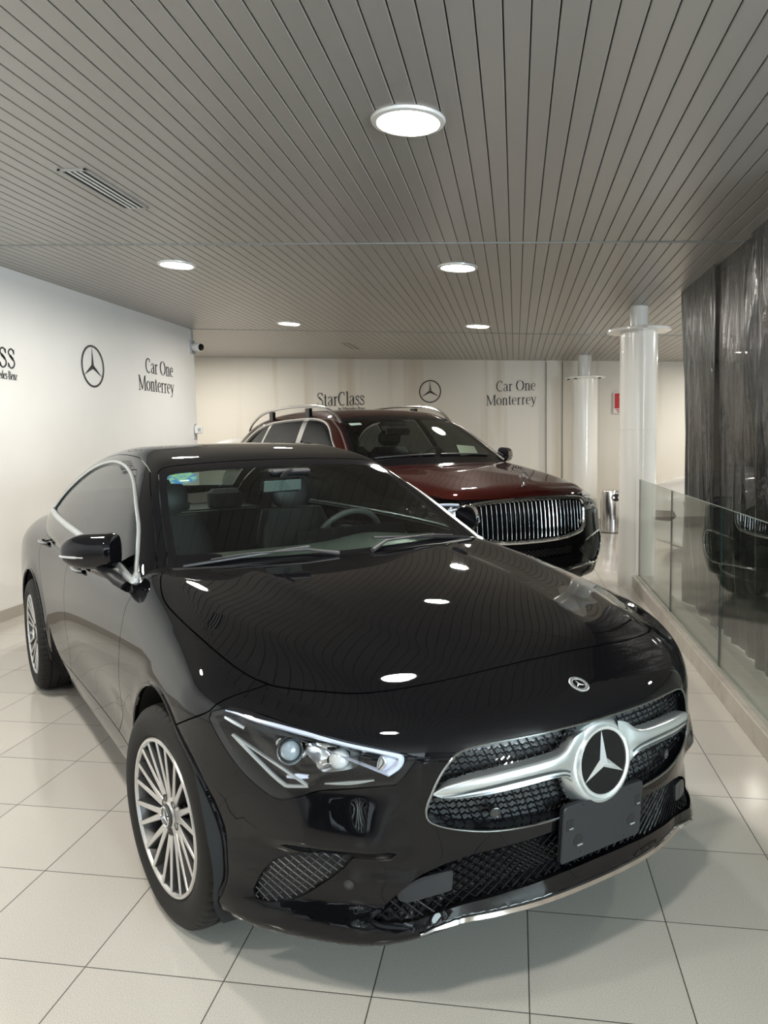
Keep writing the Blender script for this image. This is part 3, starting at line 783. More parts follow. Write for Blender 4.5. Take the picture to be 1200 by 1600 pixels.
def mirror_mb(m):
    V = np.concatenate(m.v); n = len(V); o = MB(); o.add(V, m.f); o.add(V * np.array([1, -1, 1]), [tuple(reversed(f)) for f in m.f]); return o

def both_sides(m, name, mt, parent, **k):
    V = np.concatenate(m.v); m.v = [V]; m.build(name, mt, parent, **k)
    o = MB(); o.add(V * np.array([1, -1, 1]), [tuple(reversed(f)) for f in m.f]); return o.build(name, mt, parent, **k)

def mtube(pts, r, **k):
    return mirror_mb(MB().tube(pts, r, **k))

def coupe():
    f = CLA.low; ft = CLA.top
    car = thing('sedan_car', 'glossy black four-door coupe in the foreground with a large star in its silver grille bar', 'car', (-.3728, 2.70475, 0), -.849954)
    braw = lambda P: smax(np.abs(P[:, 1]) - (CLA.Bx(P[:, 0]) - CLA.tum(P[:, 2] - CLA.belt)), (P[:, 2] - CLA.roof(P[:, 0], P[:, 1])) * CLA.rk(P[:, 0]), CLA.kr(P[:, 0]))
    low = capsule(f, np.linspace(-3.2, .25, 180), .56, -3.2, .25, 54, 150)
    _, low = split(low, ft)                                              # open under the cabin
    circ = lambda xw, r: (lambda P: np.where((np.abs(P[:, 1]) > .45), np.hypot(P[:, 0] - xw, P[:, 2] - .345) - r, 1.0))
    # ---- openings of the nose
    HEAD = azp([(53.7, .751), (50.1, .775), (44.2, .763), (39.6, .747), (34.1, .726), (30.2, .713), (25.6, .697), (25.1, .690), (26.4, .652), (27.5, .626), (31.5, .615), (36.8, .599), (39.5, .578), (42.2, .56), (44.3, .574), (47.2, .608), (49.6, .649), (51.8, .697), (53.4, .738)])
    GR = azp([(-1, .716), (8, .717), (14.9, .715), (18.4, .710), (20.3, .698), (21.3, .680), (22.4, .648), (23.4, .605), (24.1, .565), (24.0, .540), (23.2, .524), (20.9, .508), (17.3, .494), (14.2, .488), (8.7, .484), (-1, .482)])
    LO = azp([(-1, .452), (8, .450), (13.5, .443), (18.4, .434), (22.0, .414), (25.4, .384), (27.7, .341), (30.0, .298), (30.8, .279), (29.8, .275), (26.2, .279), (24.1, .290), (19.6, .304), (13.4, .317), (6, .325), (-1, .327)])
    VE = azp([(46.9, .285), (46.7, .307), (45.3, .358), (43.5, .397), (40.4, .422), (36.5, .437), (33.4, .444), (32.4, .441), (32.8, .430), (34.1, .396), (36.3, .361), (38.9, .32), (41.5, .293), (44.8, .281)])
    front = lambda d: (lambda P: np.where((P[:, 0] > .12), d(az(P)), 1.0))
    gap = .0022
    def cutout(S, poly, g=gap):
        d = sdist(poly); a, rest = split(S, lambda P: front(d)(P) - g); ins, _ = split(a, lambda P: front(d)(P) + g); return ins, rest
    head, low = cutout(low, HEAD, .0018)
    gr, low = cutout(low, GR, 0.0); lo, low = cutout(low, LO, 0.0); ve, low = cutout(low, VE, 0.0)
    # ---- wheel arches
    for xw in (0, -2.729): _, low = split(low, circ(xw, .385))
    # ---- panels
    def take(S, d, g=gap):
        a, rest = split(S, lambda P: d(P) - g); ins, _ = split(a, lambda P: d(P) + g); return ins, rest
    HOOD = [(-.425, -.1), (-.425, 0), (-.45, .35), (-.50, .62), (-.528, .72), (-.50, .752), (-.42, .778), (-.329, .799), (-.215, .81), (0, .805), (.19, .785), (.316, .758), (.393, .725), (.432, .700), (.517, .631), (.609, .536), (.662, .38), (.69, .2), (.70, 0), (.70, -.1)]
    hd = sdist(catmull(HOOD[1:-1], 3).tolist()[:-1] + [HOOD[-2], HOOD[-1], HOOD[0]])
    hood, low = take(low, lambda P: np.where(P[:, 2] > .7, hd(xy(P)), 1.0))
    cowl, low = split(low, lambda P: np.where((P[:, 2] > .9) & (np.abs(P[:, 1]) < .70) & (P[:, 0] > -.62), -1.0, 1.0))
    bs = near([(.15, -.3), (.17, .55), (.198, .682), (.342, .751), (.36, .778), (.397, .815), (.42, 1.4)])
    bump, low = take(low, lambda P: np.where(P[:, 0] > .05, -bs(xz(P)), 1.0))
    DF = near([(-.52, 1.2), (-.525, .97), (-.531, .91), (-.536, .843), (-.556, .757), (-.58, .66), (-.62, .54), (-.69, .43), (-.78, .345), (-.79, .33)])
    sillz = lambda P: .335 - P[:, 2]
    dline = near([(-1.72, 1.3), (-1.735, .95), (-1.75, .6), (-1.78, .2)])
    drear = near([(-2.60, 1.4), (-2.585, 1.0), (-2.52, .85), (-2.42, .70), (-2.30, .5), (-2.28, .2)])
    upz = lambda P: .30 - np.abs(P[:, 1])
    fd, low = take(low, lambda P: np.maximum.reduce([-DF(xz(P)), dline(xz(P)), sillz(P), upz(P), P[:, 0] + .3]))
    rd, low = take(low, lambda P: np.maximum.reduce([-dline(xz(P)), drear(xz(P)), sillz(P), upz(P)]))
    sill, low = take(low, lambda P: np.maximum.reduce([P[:, 0] + .40, -2.35 - P[:, 0], P[:, 2] - .335]))
    fend, rear = take(low, lambda P: -.9 - P[:, 0] * 1.0)
    hoodo = panel('hood', hood, M_BLACK, car, 'C'); panel('front_bumper', bump, M_BLACK, car, 'C')
    for md in 'RL':
        panel('fender', fend, M_BLACK, car, md); panel('front_door', fd, M_BLACK, car, md); panel('rear_door', rd, M_BLACK, car, md)
        panel('side_sill', sill, M_BLACK, car, md)
    panel('rear_body', rear, M_BLACK, car, 'C')
    panel('windshield_cowl', cowl, M_PLAST, car, 'C', offset=-.004)
    # ---- cabin surface
    top = capsule(braw, np.linspace(-3.5, -.36, 200), .70, -3.5, -.36, 4, 170, tmax=1.6)
    top, _ = split(top, lambda P: np.maximum(-(f(P) + .004), .86 - P[:, 2]))
    WS = [(0, .88), (.74, .88), (.735, .93), (.702, 1.005), (.678, 1.06), (.642, 1.17), (.602, 1.27), (.570, 1.335), (.545, 1.352), (.50, 1.360), (.35, 1.370), (.18, 1.376), (0, 1.378), (-.1, 1.378), (-.1, .88)]
    wsd = sdist(WS); g = lambda P: np.where(P[:, 0] > -1.5, wsd(yz(P)), 1.0)
    ws, top = split(top, lambda P: g(P) - .002); ws, _ = split(ws, lambda P: g(P) + .001)
    glass, frit = split(ws, lambda P: np.maximum(g(P) + .028, 1.035 - P[:, 2] - .02 * (np.abs(P[:, 1]) < .5)))
    panel('windshield', glass, M_WGLASS, car, 'C', thick=0)
    panel('windshield_frame', frit, M_GLOSSBLK, car, 'C', thick=.006)
    DLO = [(-2.90, 1.066), (-2.86, 1.10), (-2.70, 1.195), (-2.507, 1.275), (-2.25, 1.342), (-1.906, 1.372), (-1.55, 1.352), (-1.217, 1.284), (-.93, 1.165), (-.76, 1.065), (-.635, .985), (-.60, .958), (-.64, .960), (-.875, .998), (-1.456, 1.030), (-2.0, 1.046), (-2.5, 1.056)]
    dl = catmull(DLO, 4, closed=True); dd = sdist(dl)
    side, top = split(top, lambda P: np.where(P[:, 1] < -.4, dd(xz(P)), 1.0))
    # side glass: pillars between the panes
    bp = near([(-1.99, 1.40), (-1.65, .93)]); cp = near([(-2.47, 1.40), (-2.17, .93)])
    inner = lambda P: dd(xz(P)) + .012
    w1, r_ = split(side, lambda P: np.maximum(-bp(xz(P)) + .028, inner(P)))
    w2, r_ = split(r_, lambda P: np.maximum.reduce([bp(xz(P)) + .018, -cp(xz(P)) + .010, inner(P)]))
    w3, r_ = split(r_, lambda P: np.maximum(cp(xz(P)) + .012, inner(P)))
    RW = [(-2.68, -.1), (-2.68, 0), (-2.70, .30), (-2.74, .47), (-2.80, .51), (-3.05, .545), (-3.28, .575), (-3.33, .56), (-3.37, .3), (-3.385, 0), (-3.385, -.1)]
    rwd = sdist(RW); rw, top = split(top, lambda P: np.where(P[:, 2] > 1.05, rwd(xy(P)), 1.0))
    rail = near([(-.3, .79), (-.55, .752), (-.75, .700), (-1.0, .645), (-1.2, .592), (-1.5, .560), (-2.0, .545), (-2.6, .56), (-3.1, .60), (-3.6, .66)])
    # roof centre and side frames parted by the drip seam
    roof, frame_ = take(top, lambda P: rail(xy(P)), .0018)
    panel('roof', roof, M_BLACK, car, 'C')
    panel('rear_window', rw, M_WGLASS, car, 'C', thick=.004)
    for md in 'RL':
        panel('side_frame', frame_, M_BLACK, car, md, thick=.02)
        panel('window_pillar', r_, M_GLOSSBLK, car, md, offset=-.003)
        for w_, nm in ((w1, 'front_side_window'), (w2, 'rear_side_window'), (w3, 'quarter_window')): panel(nm, w_, M_SGLASS, car, md, thick=0, offset=-.005)
    # chrome round the side windows
    Q = np.array(dl); O = np.stack([Q[:, 0], np.zeros(len(Q)), Q[:, 1]], 1)
    W = root(braw, O, np.tile((0, -1.0, 0), (len(Q), 1)), 1.2); W = W + grad(braw, W) * .002
    bott = (Q[:, 1] < np.interp(Q[:, 0], [-2.9, -2.5, -2.0, -1.456, -.875, -.6], [1.082, 1.066, 1.055, 1.04, 1.01, .972]))
    rr = np.where(bott, .0155, .0080)
    for s_ in (1, -1):
        MB().tube(W * np.array([1, s_, 1]), rr, n=8, closed=True).build('window_chrome_trim', M_SATIN, car, smooth=True)
    hc = np.array(HEAD).mean(0); hin = sdist([tuple(hc + (np.array(q) - hc) * .93) for q in HEAD]); headi, _ = split(head, lambda P: hin(az(P)))
    return car, dict(headi=headi, head=head, gr=gr, lo=lo, ve=ve, HEAD=HEAD, GR=GR, LO=LO, VE=VE)
CAR, CUT = coupe()

def coupe_nose(car, c):
    f = CLA.low
    panel('grille_backing', c['gr'], mat('radiator_shutter', (.10, .105, .11), .25), car, 'C', offset=-.050, thick=0)
    panel('lower_grille_backing', c['lo'], M_GLOSSBLK, car, 'C', offset=-.030, thick=0)
    for md in 'RL': panel('side_vent_backing', c['ve'], M_PLAST, car, md, offset=-.018, thick=0)
    # returns of the openings
    def lip(poly, off0, off1, name, mt, closed=False, m2=True, out=0.0):
        P = catmull(poly, 4, closed=closed); 
        A = np.stack([P[:, 0] / .0209, P[:, 1]], 1)
        r0, r1 = fromaz(f, A, off0), fromaz(f, A, off1)
        m = MB().loft([r0, r1], closed=closed)
        return both_sides(m, name, mt, car, smooth=True) if closed else mirror_mb(m).build(name, mt, car, smooth=True)
    gi = [p for p in c['GR'] if p[0] >= -.001]; gi = [(0, .7165)] + gi + [(0, .482)]
    li = [(0, .451)] + [p for p in c['LO'] if p[0] >= -.001] + [(0, .327)]
    lip(gi, .0, -.052, 'grille_surround', M_GLOSSBLK); lip(li, 0, -.032, 'lower_grille_surround', M_GLOSSBLK)
    lip(c['VE'], 0, -.02, 'side_vent_surround', M_GLOSSBLK, closed=True)
    g2 = catmull(gi, 3); W = fromaz(f, np.stack([g2[:, 0] / .0209, g2[:, 1]], 1), .0015)
    mtube(W, .0032, n=6).build('grille_edge_trim', mat('dark_chrome', (.30, .32, .33), .15, metal=1), car, smooth=True)
    # grille meshes
    lattice(f, [(max(a, 0), z) for a, z in c['GR']], car, 'grille_mesh', M_GLOSSBLK, -.022, [(1, .0, .0165, .0028), (.42, 1, .024, 0)], r=.0026, step=.008)
    lattice(f, [(max(a, 0), z) for a, z in c['LO']], car, 'lower_grille_mesh', M_GLOSSBLK, -.012, [(1, .62, .0185, 0), (1, -.75, .0185, 0)], r=.0024, step=.012)
    for s_, nm in ((1, 'R'), (-1, 'L')):
        m = MB(); sd = sdist(c['VE'])
        for dx, dz, sp in ((1, .55, .0155), (1, -.95, .020)):
            d = np.array([dx, dz]) / math.hypot(dx, dz); n = np.array([-d[1], d[0]]); cc_ = np.array([.84, .36])
            for k in range(-18, 19):
                t = np.arange(-.3, .3, .01); Q = cc_ + n * k * sp + d * t[:, None]; Q = Q[sd(Q) < -.001]
                if len(Q) > 1: m.tube(fromaz(f, np.stack([Q[:, 0] / .0209, Q[:, 1]], 1), -.006) * np.array([1, s_, 1]), .0022, n=4, cap=False)
        m.build('side_vent_mesh', M_PLAST, car)
    # tow / sensor covers in the lower grille
    tp = catmull([(27.6, .330), (27.2, .352), (25.2, .378), (23.0, .388), (21.2, .392), (20.9, .385), (21.0, .348), (21.4, .340), (24, .330), (26.6, .320)], 3, closed=True)
    for s_ in (1, -1):
        a_, b_ = fromaz(f, tp, -.004) * np.array([1, s_, 1]), fromaz(f, tp, -.016) * np.array([1, s_, 1])
        m = MB().loft([b_, a_], flip=(s_ < 0)); m.add(a_, [tuple(range(len(a_)))[::s_]])
        m.build('sensor_cover', M_PLATE, car)
    # silver bar: two wings with a slot
    A = np.linspace(3.0, 23.3, 40); t = (A - 3) / 20.3
    zt = np.interp(A, [3, 4.7, 5.4, 6.2, 7.2, 9, 12, 15, 19, 21.5, 22.8, 23.3], [.700, .690, .678, .665, .658, .655, .652, .648, .637, .625, .612, .603])
    zb = np.interp(A, [3, 3.9, 5, 6.2, 7.5, 9.4, 13.5, 17, 20.9, 22.4, 23.3], [.530, .548, .572, .593, .599, .600, .596, .591, .588, .590, .600])
    for q in (zt, zb): q[1:-1] = (q[:-2] + q[1:-1] * 2 + q[2:]) / 4
    pr = np.interp(A, [3, 4.5, 6, 8, 15, 21, 23.3], [.0, .002, .008, .012, .014, .011, .004])
    sec = [(0, -.024), (0, .15), (.05, .75), (.16, 1.05), (.40, 1.0), (.55, .92), (.62, .80), (.70, .80), (.84, .9), (.93, .95), (.985, .6), (1, .1), (1, -.022)]
    rings = []
    for u, o in sec:
        z = zt + (zb - zt) * u; off = np.where(o < 0, -.024, pr * o); rings.append(fromaz(f, np.stack([A, z], 1), off))
    m = MB().loft(rings, closed=False, flip=True)
    mirror_mb(m).build('grille_bar', M_SATIN, car, smooth=True, angle=60)
    sA = np.linspace(5.6, 22.3, 30); lo_, hi_ = np.interp(sA, A, zb), np.interp(sA, A, zt); hh = (hi_ - lo_) * np.sin(np.linspace(.25, PI - .05, 30))**.5
    pr2 = np.interp(sA, A, pr)
    r0 = fromaz(f, np.stack([sA, lo_ + .10 * (hi_ - lo_) + .0], 1), pr2 * .98 + .001); r1 = fromaz(f, np.stack([sA, lo_ + .10 * (hi_ - lo_) + .36 * hh], 1), pr2 * .98 + .0015); rm = fromaz(f, np.stack([sA, lo_ + .10 * (hi_ - lo_) + .18 * hh], 1), pr2 * .75)
    both_sides(MB().loft([r0, rm, r1], closed=False), 'grille_bar_slot', mat('dark_silver_slot', (.20, .22, .235), .2, metal=.9), car, smooth=True)
    # star and its fairing
    C0 = fromaz(f, [(0, .605)])[0]; n = Vector((1, 0, .10)).normalized(); M = frame(C0 + np.array(n) * .004, n)
    M0 = frame(C0, n)
    MB().lathe([(.128, -.036), (.124, -.024), (.117, -.010), (.109, .000), (.102, .005), (.095, .0055), (.090, .0)], n=80, M=np.array(M0)).build('star_fairing', M_SATIN, car, smooth=True, angle=60)
    emblem('star_emblem', car, M, .0945, ring=.115, label='large chrome star in the middle of the grille', starh=.014, thick=.007)
    # hood badge
    P = root(f, np.array([[.80, 0, .5]]), np.array([[0.06, 0, 1.0]]), .6); n = grad(f, P)[0]
    Mb = frame(P[0], n); emblem('hood_badge', car, Mb, .0285, ring=.36, disc=True, starh=.002, thick=.0025, label='small round chrome badge on the nose')
    mm = MB()
    for k in range(28):                                                # wreath marks round the badge ring
        a = 2 * PI * k / 28
        mm.box(-.0009, .0203, .0020, .0009, .0262, .0032, M=np.array(Mb @ Matrix.Rotation(a, 4, 'Z')))
    mm.build('badge_wreath', M_GLOSSBLK, car)
    # number-plate holder
    C1 = np.array([.905, 0, .4405]); n = Vector((1, 0, -.075)).normalized(); M = frame(C1, n); Mx = np.array(M)
    out = []
    for cx, cy, a0 in ((.137, .067, 0), (-.137, .067, 90), (-.137, -.067, 180), (.137, -.067, 270)):
        for k in range(6): a = math.radians(a0 + 18 * k); out.append((cx + .012 * math.cos(a), cy + .012 * math.sin(a)))
    b = np.array([(x, y, -.012) for x, y in out]); t0 = np.array([(x, y, 0.0) for x, y in out]); t1 = np.array([(x * .985, y * .97, .0025) for x, y in out])
    tr = lambda Q: Q @ Mx[:3, :3].T + Mx[:3, 3]
    m = MB().loft([tr(b), tr(t0), tr(t1)], cap1=True, cap0=True)
    m.box(-.11, -.04, -.045, .11, .045, -.012, M=Mx)
    pl = m.build('number_plate_holder', M_PLATE, car, smooth=True, angle=30)
    hole = mat('plate_slot_dark', (.004, .004, .004), .5)
    X = lambda u: -.149 + .298 * u
    Y = lambda v: .079 - .158 * v
    for u, v, w_, h_, oc in ((.085, .33, .024, .030, 0), (.195, .66, .034, .036, 1), (.935, .33, .020, .030, 0), (.865, .66, .032, .036, 1)):
        cx, cy = X(u), Y(v)
        if oc: pts = [(cx + w_ / 2 * math.cos(math.radians(a)) * 1.05, cy + h_ / 2 * math.sin(math.radians(a)) * 1.05) for a in range(22, 382, 45)]
        else: pts = [(cx - w_ / 2, cy - h_ / 2), (cx + w_ / 2, cy - h_ / 2), (cx + w_ / 2, cy + h_ / 2), (cx - w_ / 2, cy + h_ / 2)]
        MB().poly(tr(np.array([(x, y, .0022) for x, y in pts])), np.array(n) * .001).build('mounting_slot', hole, pl)
        MB().box(cx - w_ * .1, cy - h_ * .42, .003, cx + w_ * .45, cy - h_ * .30, .0045, M=Mx).build('slot_lip', mat('slot_grey', (.25, .26, .27), .3) if 'slot_grey' not in bpy.data.materials else bpy.data.materials['slot_grey'], pl)
    for u, v in ((.24, .06), (.83, .08), (.24, .90), (.80, .93)):
        MB().lathe([(.0045, .002), (.0045, .0036), (.002, .0036), (.0012, .002)], c=(X(u), Y(v), 0), n=14, M=Mx).build('screw', M_PLAST, pl, smooth=True)
    # parking sensors
    for a, z in ((33.5, .359), (-33.5, .359)):
        P = fromaz(f, [(a, z)])[0]; n = grad(f, P[None])[0]; Mx2 = np.array(frame(P, n))
        MB().lathe([(.0125, 0), (.0125, .0008), (.0105, .0012), (.0100, -.0005), (.0085, .0004), (0, .0006)], n=28, M=Mx2).build('parking_sensor', mat('sensor_ring', (.03, .03, .03), .25) if 'sensor_ring' not in bpy.data.materials else bpy.data.materials['sensor_ring'], car, smooth=True)
    for a, z in ((15.6, .530), (-15.6, .530)):
        P = fromaz(f, [(a, z)])[0]; n = grad(f, P[None])[0]; Mx2 = np.array(frame(P - n * .010, n))
        MB().lathe([(.0145, -.02), (.0145, 0), (.012, .001), (.0105, -.001), (.0, -.0006)], n=28, M=Mx2).build('parking_sensor', bpy.data.materials['sensor_ring'], car, smooth=True)
    # chrome edge of the lower lip
    A = np.linspace(-25.2, 25.2, 61); z = np.interp(np.abs(A), [0, 14, 20, 23.5, 25.2], [.270, .270, .267, .262, .254])
    hh = np.interp(np.abs(A), [0, 20, 25.2], [.009, .009, .002])
    r = [fromaz(f, np.stack([A, z + hh * u], 1), o) for u, o in ((1.0, 0), (.8, .006), (-.2, .009), (-1.0, .004), (-1.2, -.012))]
    MB().loft(r, closed=False, flip=True).build('lip_chrome_strip', M_CHROME, car, smooth=True)

    # ---- headlights
    for s_ in (1, -1):
        sm = np.array([1, s_, 1]); md = 'R' if s_ > 0 else 'L'
        h = bpy.data.objects.new('headlight', None); COL.objects.link(h); h.parent = car; h.empty_display_size = .1
        panel('lens', c['head'], M_LENS, h, md, thick=0, offset=.0)
        H = np.array(catmull(c['HEAD'], 4, closed=True)); A = np.stack([H[:, 0] / .0209, H[:, 1]], 1)
        cen = A.mean(0); B = cen + (A - cen) * .93
        m = MB().loft([fromaz(f, A, -.001) * sm, fromaz(f, B, -.012) * sm, fromaz(f, cen + (A - cen) * .90, -.060) * sm], flip=(s_ > 0))
        m.build('bezel', mat('headlight_bezel', (.008, .008, .009), .6, spec=.2) if 'headlight_bezel' not in bpy.data.materials else bpy.data.materials['headlight_bezel'], h, smooth=True, angle=40)
        panel('housing', c['headi'], mat('headlight_inner_black', (.012, .012, .013), .18) if 'headlight_inner_black' not in bpy.data.materials else bpy.data.materials['headlight_inner_black'], h, md, offset=-.055, thick=0)
        def strip(pts, off, w, d, name, mt, n=5):
            Q = catmull(pts, n); P = fromaz(f, Q, off) * sm
            T = np.gradient(P, axis=0); T /= np.linalg.norm(T, axis=1, keepdims=True); N = grad(f, P * sm) * sm; S_ = np.cross(T, N); w_ = np.interp(np.linspace(0, 1, len(P)), np.linspace(0, 1, len(w)), w)[:, None]
            rr = [P + S_ * w_ * a + N * d * b for a, b in ((-1, -1), (-1, .3), (-.6, 1), (.6, 1), (1, .3), (1, -1))]
            return MB().loft(rr, closed=True, flip=(s_ < 0)).build(name, mt, h, smooth=True, angle=50)
        strip([(51.0, .765), (49.0, .763), (46.7, .757), (42.6, .748), (36.7, .731), (31.4, .712), (28.2, .700), (27.0, .690), (27.3, .667), (28.6, .646)], -.012, [.002, .004, .006, .0072, .0075, .0078, .0065], .006, 'daytime_light_strip', M_DRL)
        strip([(29.2, .690), (29.0, .672), (29.6, .655)], -.016, [.006, .007, .006], .004, 'indicator_block', M_REFL)
        strip([(51.0, .748), (49.2, .738), (47.6, .729)], -.012, [.005, .006, .005], .005, 'side_marker', M_REFL)
        strip([(49.6, .706), (48.2, .687), (45.6, .650), (43.4, .617), (42.0, .600), (41.2, .596), (38.5, .602)], -.010, [.003, .004, .005, .005, .004], .004, 'lower_chrome_blade', M_SATIN)
        strip([(41.6, .616), (40.2, .619), (38.6, .622)], -.018, [.004, .007, .004], .004, 'lower_light_pod', M_DRL)
        strip([(36.4, .612), (33.2, .617), (30.2, .630)], -.012, [.0015, .0025, .002], .002, 'lower_chrome_line', M_SATIN)
        def plate(pts, off, name, mt, bulge=0.0):
            Q = catmull(pts, 4, closed=True); c_ = Q.mean(0); A_ = fromaz(f, Q, off) * sm; B_ = fromaz(f, c_ + (Q - c_) * .6, off + bulge) * sm; C_ = fromaz(f, [tuple(c_)], off + bulge) * sm
            m_ = MB(); n_ = len(Q); V_ = np.concatenate([A_, B_, C_]); F_ = [(i, (i + 1) % n_, n_ + (i + 1) % n_, n_ + i) for i in range(n_)] + [(n_ + i, n_ + (i + 1) % n_, 2 * n_) for i in range(n_)]
            return m_.add(V_, F_ if s_ < 0 else [tuple(reversed(q)) for q in F_]).build(name, mt, h, smooth=True)
        plate([(43.4, .668), (43.9, .690), (42.6, .707), (40.0, .702), (38.9, .694), (39.0, .668), (40.5, .652), (42.4, .652)], -.046, 'projector_surround', M_REFL, -.010)
        plate([(29.4, .692), (27.6, .694), (26.9, .688), (27.4, .664), (28.5, .648), (29.9, .650)], -.020, 'light_guide_block', M_DRL, .004)
        # main projector with its shroud
        P = fromaz(f, [(41.7, .677)], -.040)[0] * sm; nn = Vector((1, -.42 * s_, .12)).normalized(); Mx2 = np.array(frame(P, nn))
        MB().lathe([(.034, -.01), (.036, .012), (.0335, .020), (.030, .014), (.028, .002)], n=40, M=Mx2).build('projector_shroud', M_REFL, h, smooth=True)
        MB().lathe([(.0275, .0), (.026, .010), (.021, .019), (.012, .0245), (.0, .026)], n=40, M=Mx2).build('projector_lens', M_BULB, h, smooth=True)
        # wide reflector bowl between the lamps
        pl = catmull([(38.3, .712), (35.0, .716), (32.3, .704), (31.9, .684), (32.3, .660), (34.5, .645), (36.8, .640), (37.8, .660), (39.0, .690)], 4, closed=True)
        cen = np.array([35.0, .675]); rr = []
        for k_, o in ((1, -.018), (.97, -.026), (.80, -.044), (.45, -.055), (.1, -.058)): rr.append(fromaz(f, cen + (pl - cen) * k_, o) * sm)
        MB().loft(rr, flip=(s_ > 0), cap1=True).build('reflector_bowl', M_REFL, h, smooth=True)
        P = fromaz(f, [(34.8, .664)], -.040)[0] * sm; Mx2 = np.array(frame(P, nn))
        MB().lathe([(.027, -.01), (.025, .004), (.018, .013), (.008, .0185), (.0, .0195)], n=36, M=Mx2).build('reflector_dome', mat('frosted_dome', (.55, .56, .55), .25, coat=.6) if 'frosted_dome' not in bpy.data.materials else bpy.data.materials['frosted_dome'], h, smooth=True)
coupe_nose(CAR, CUT)

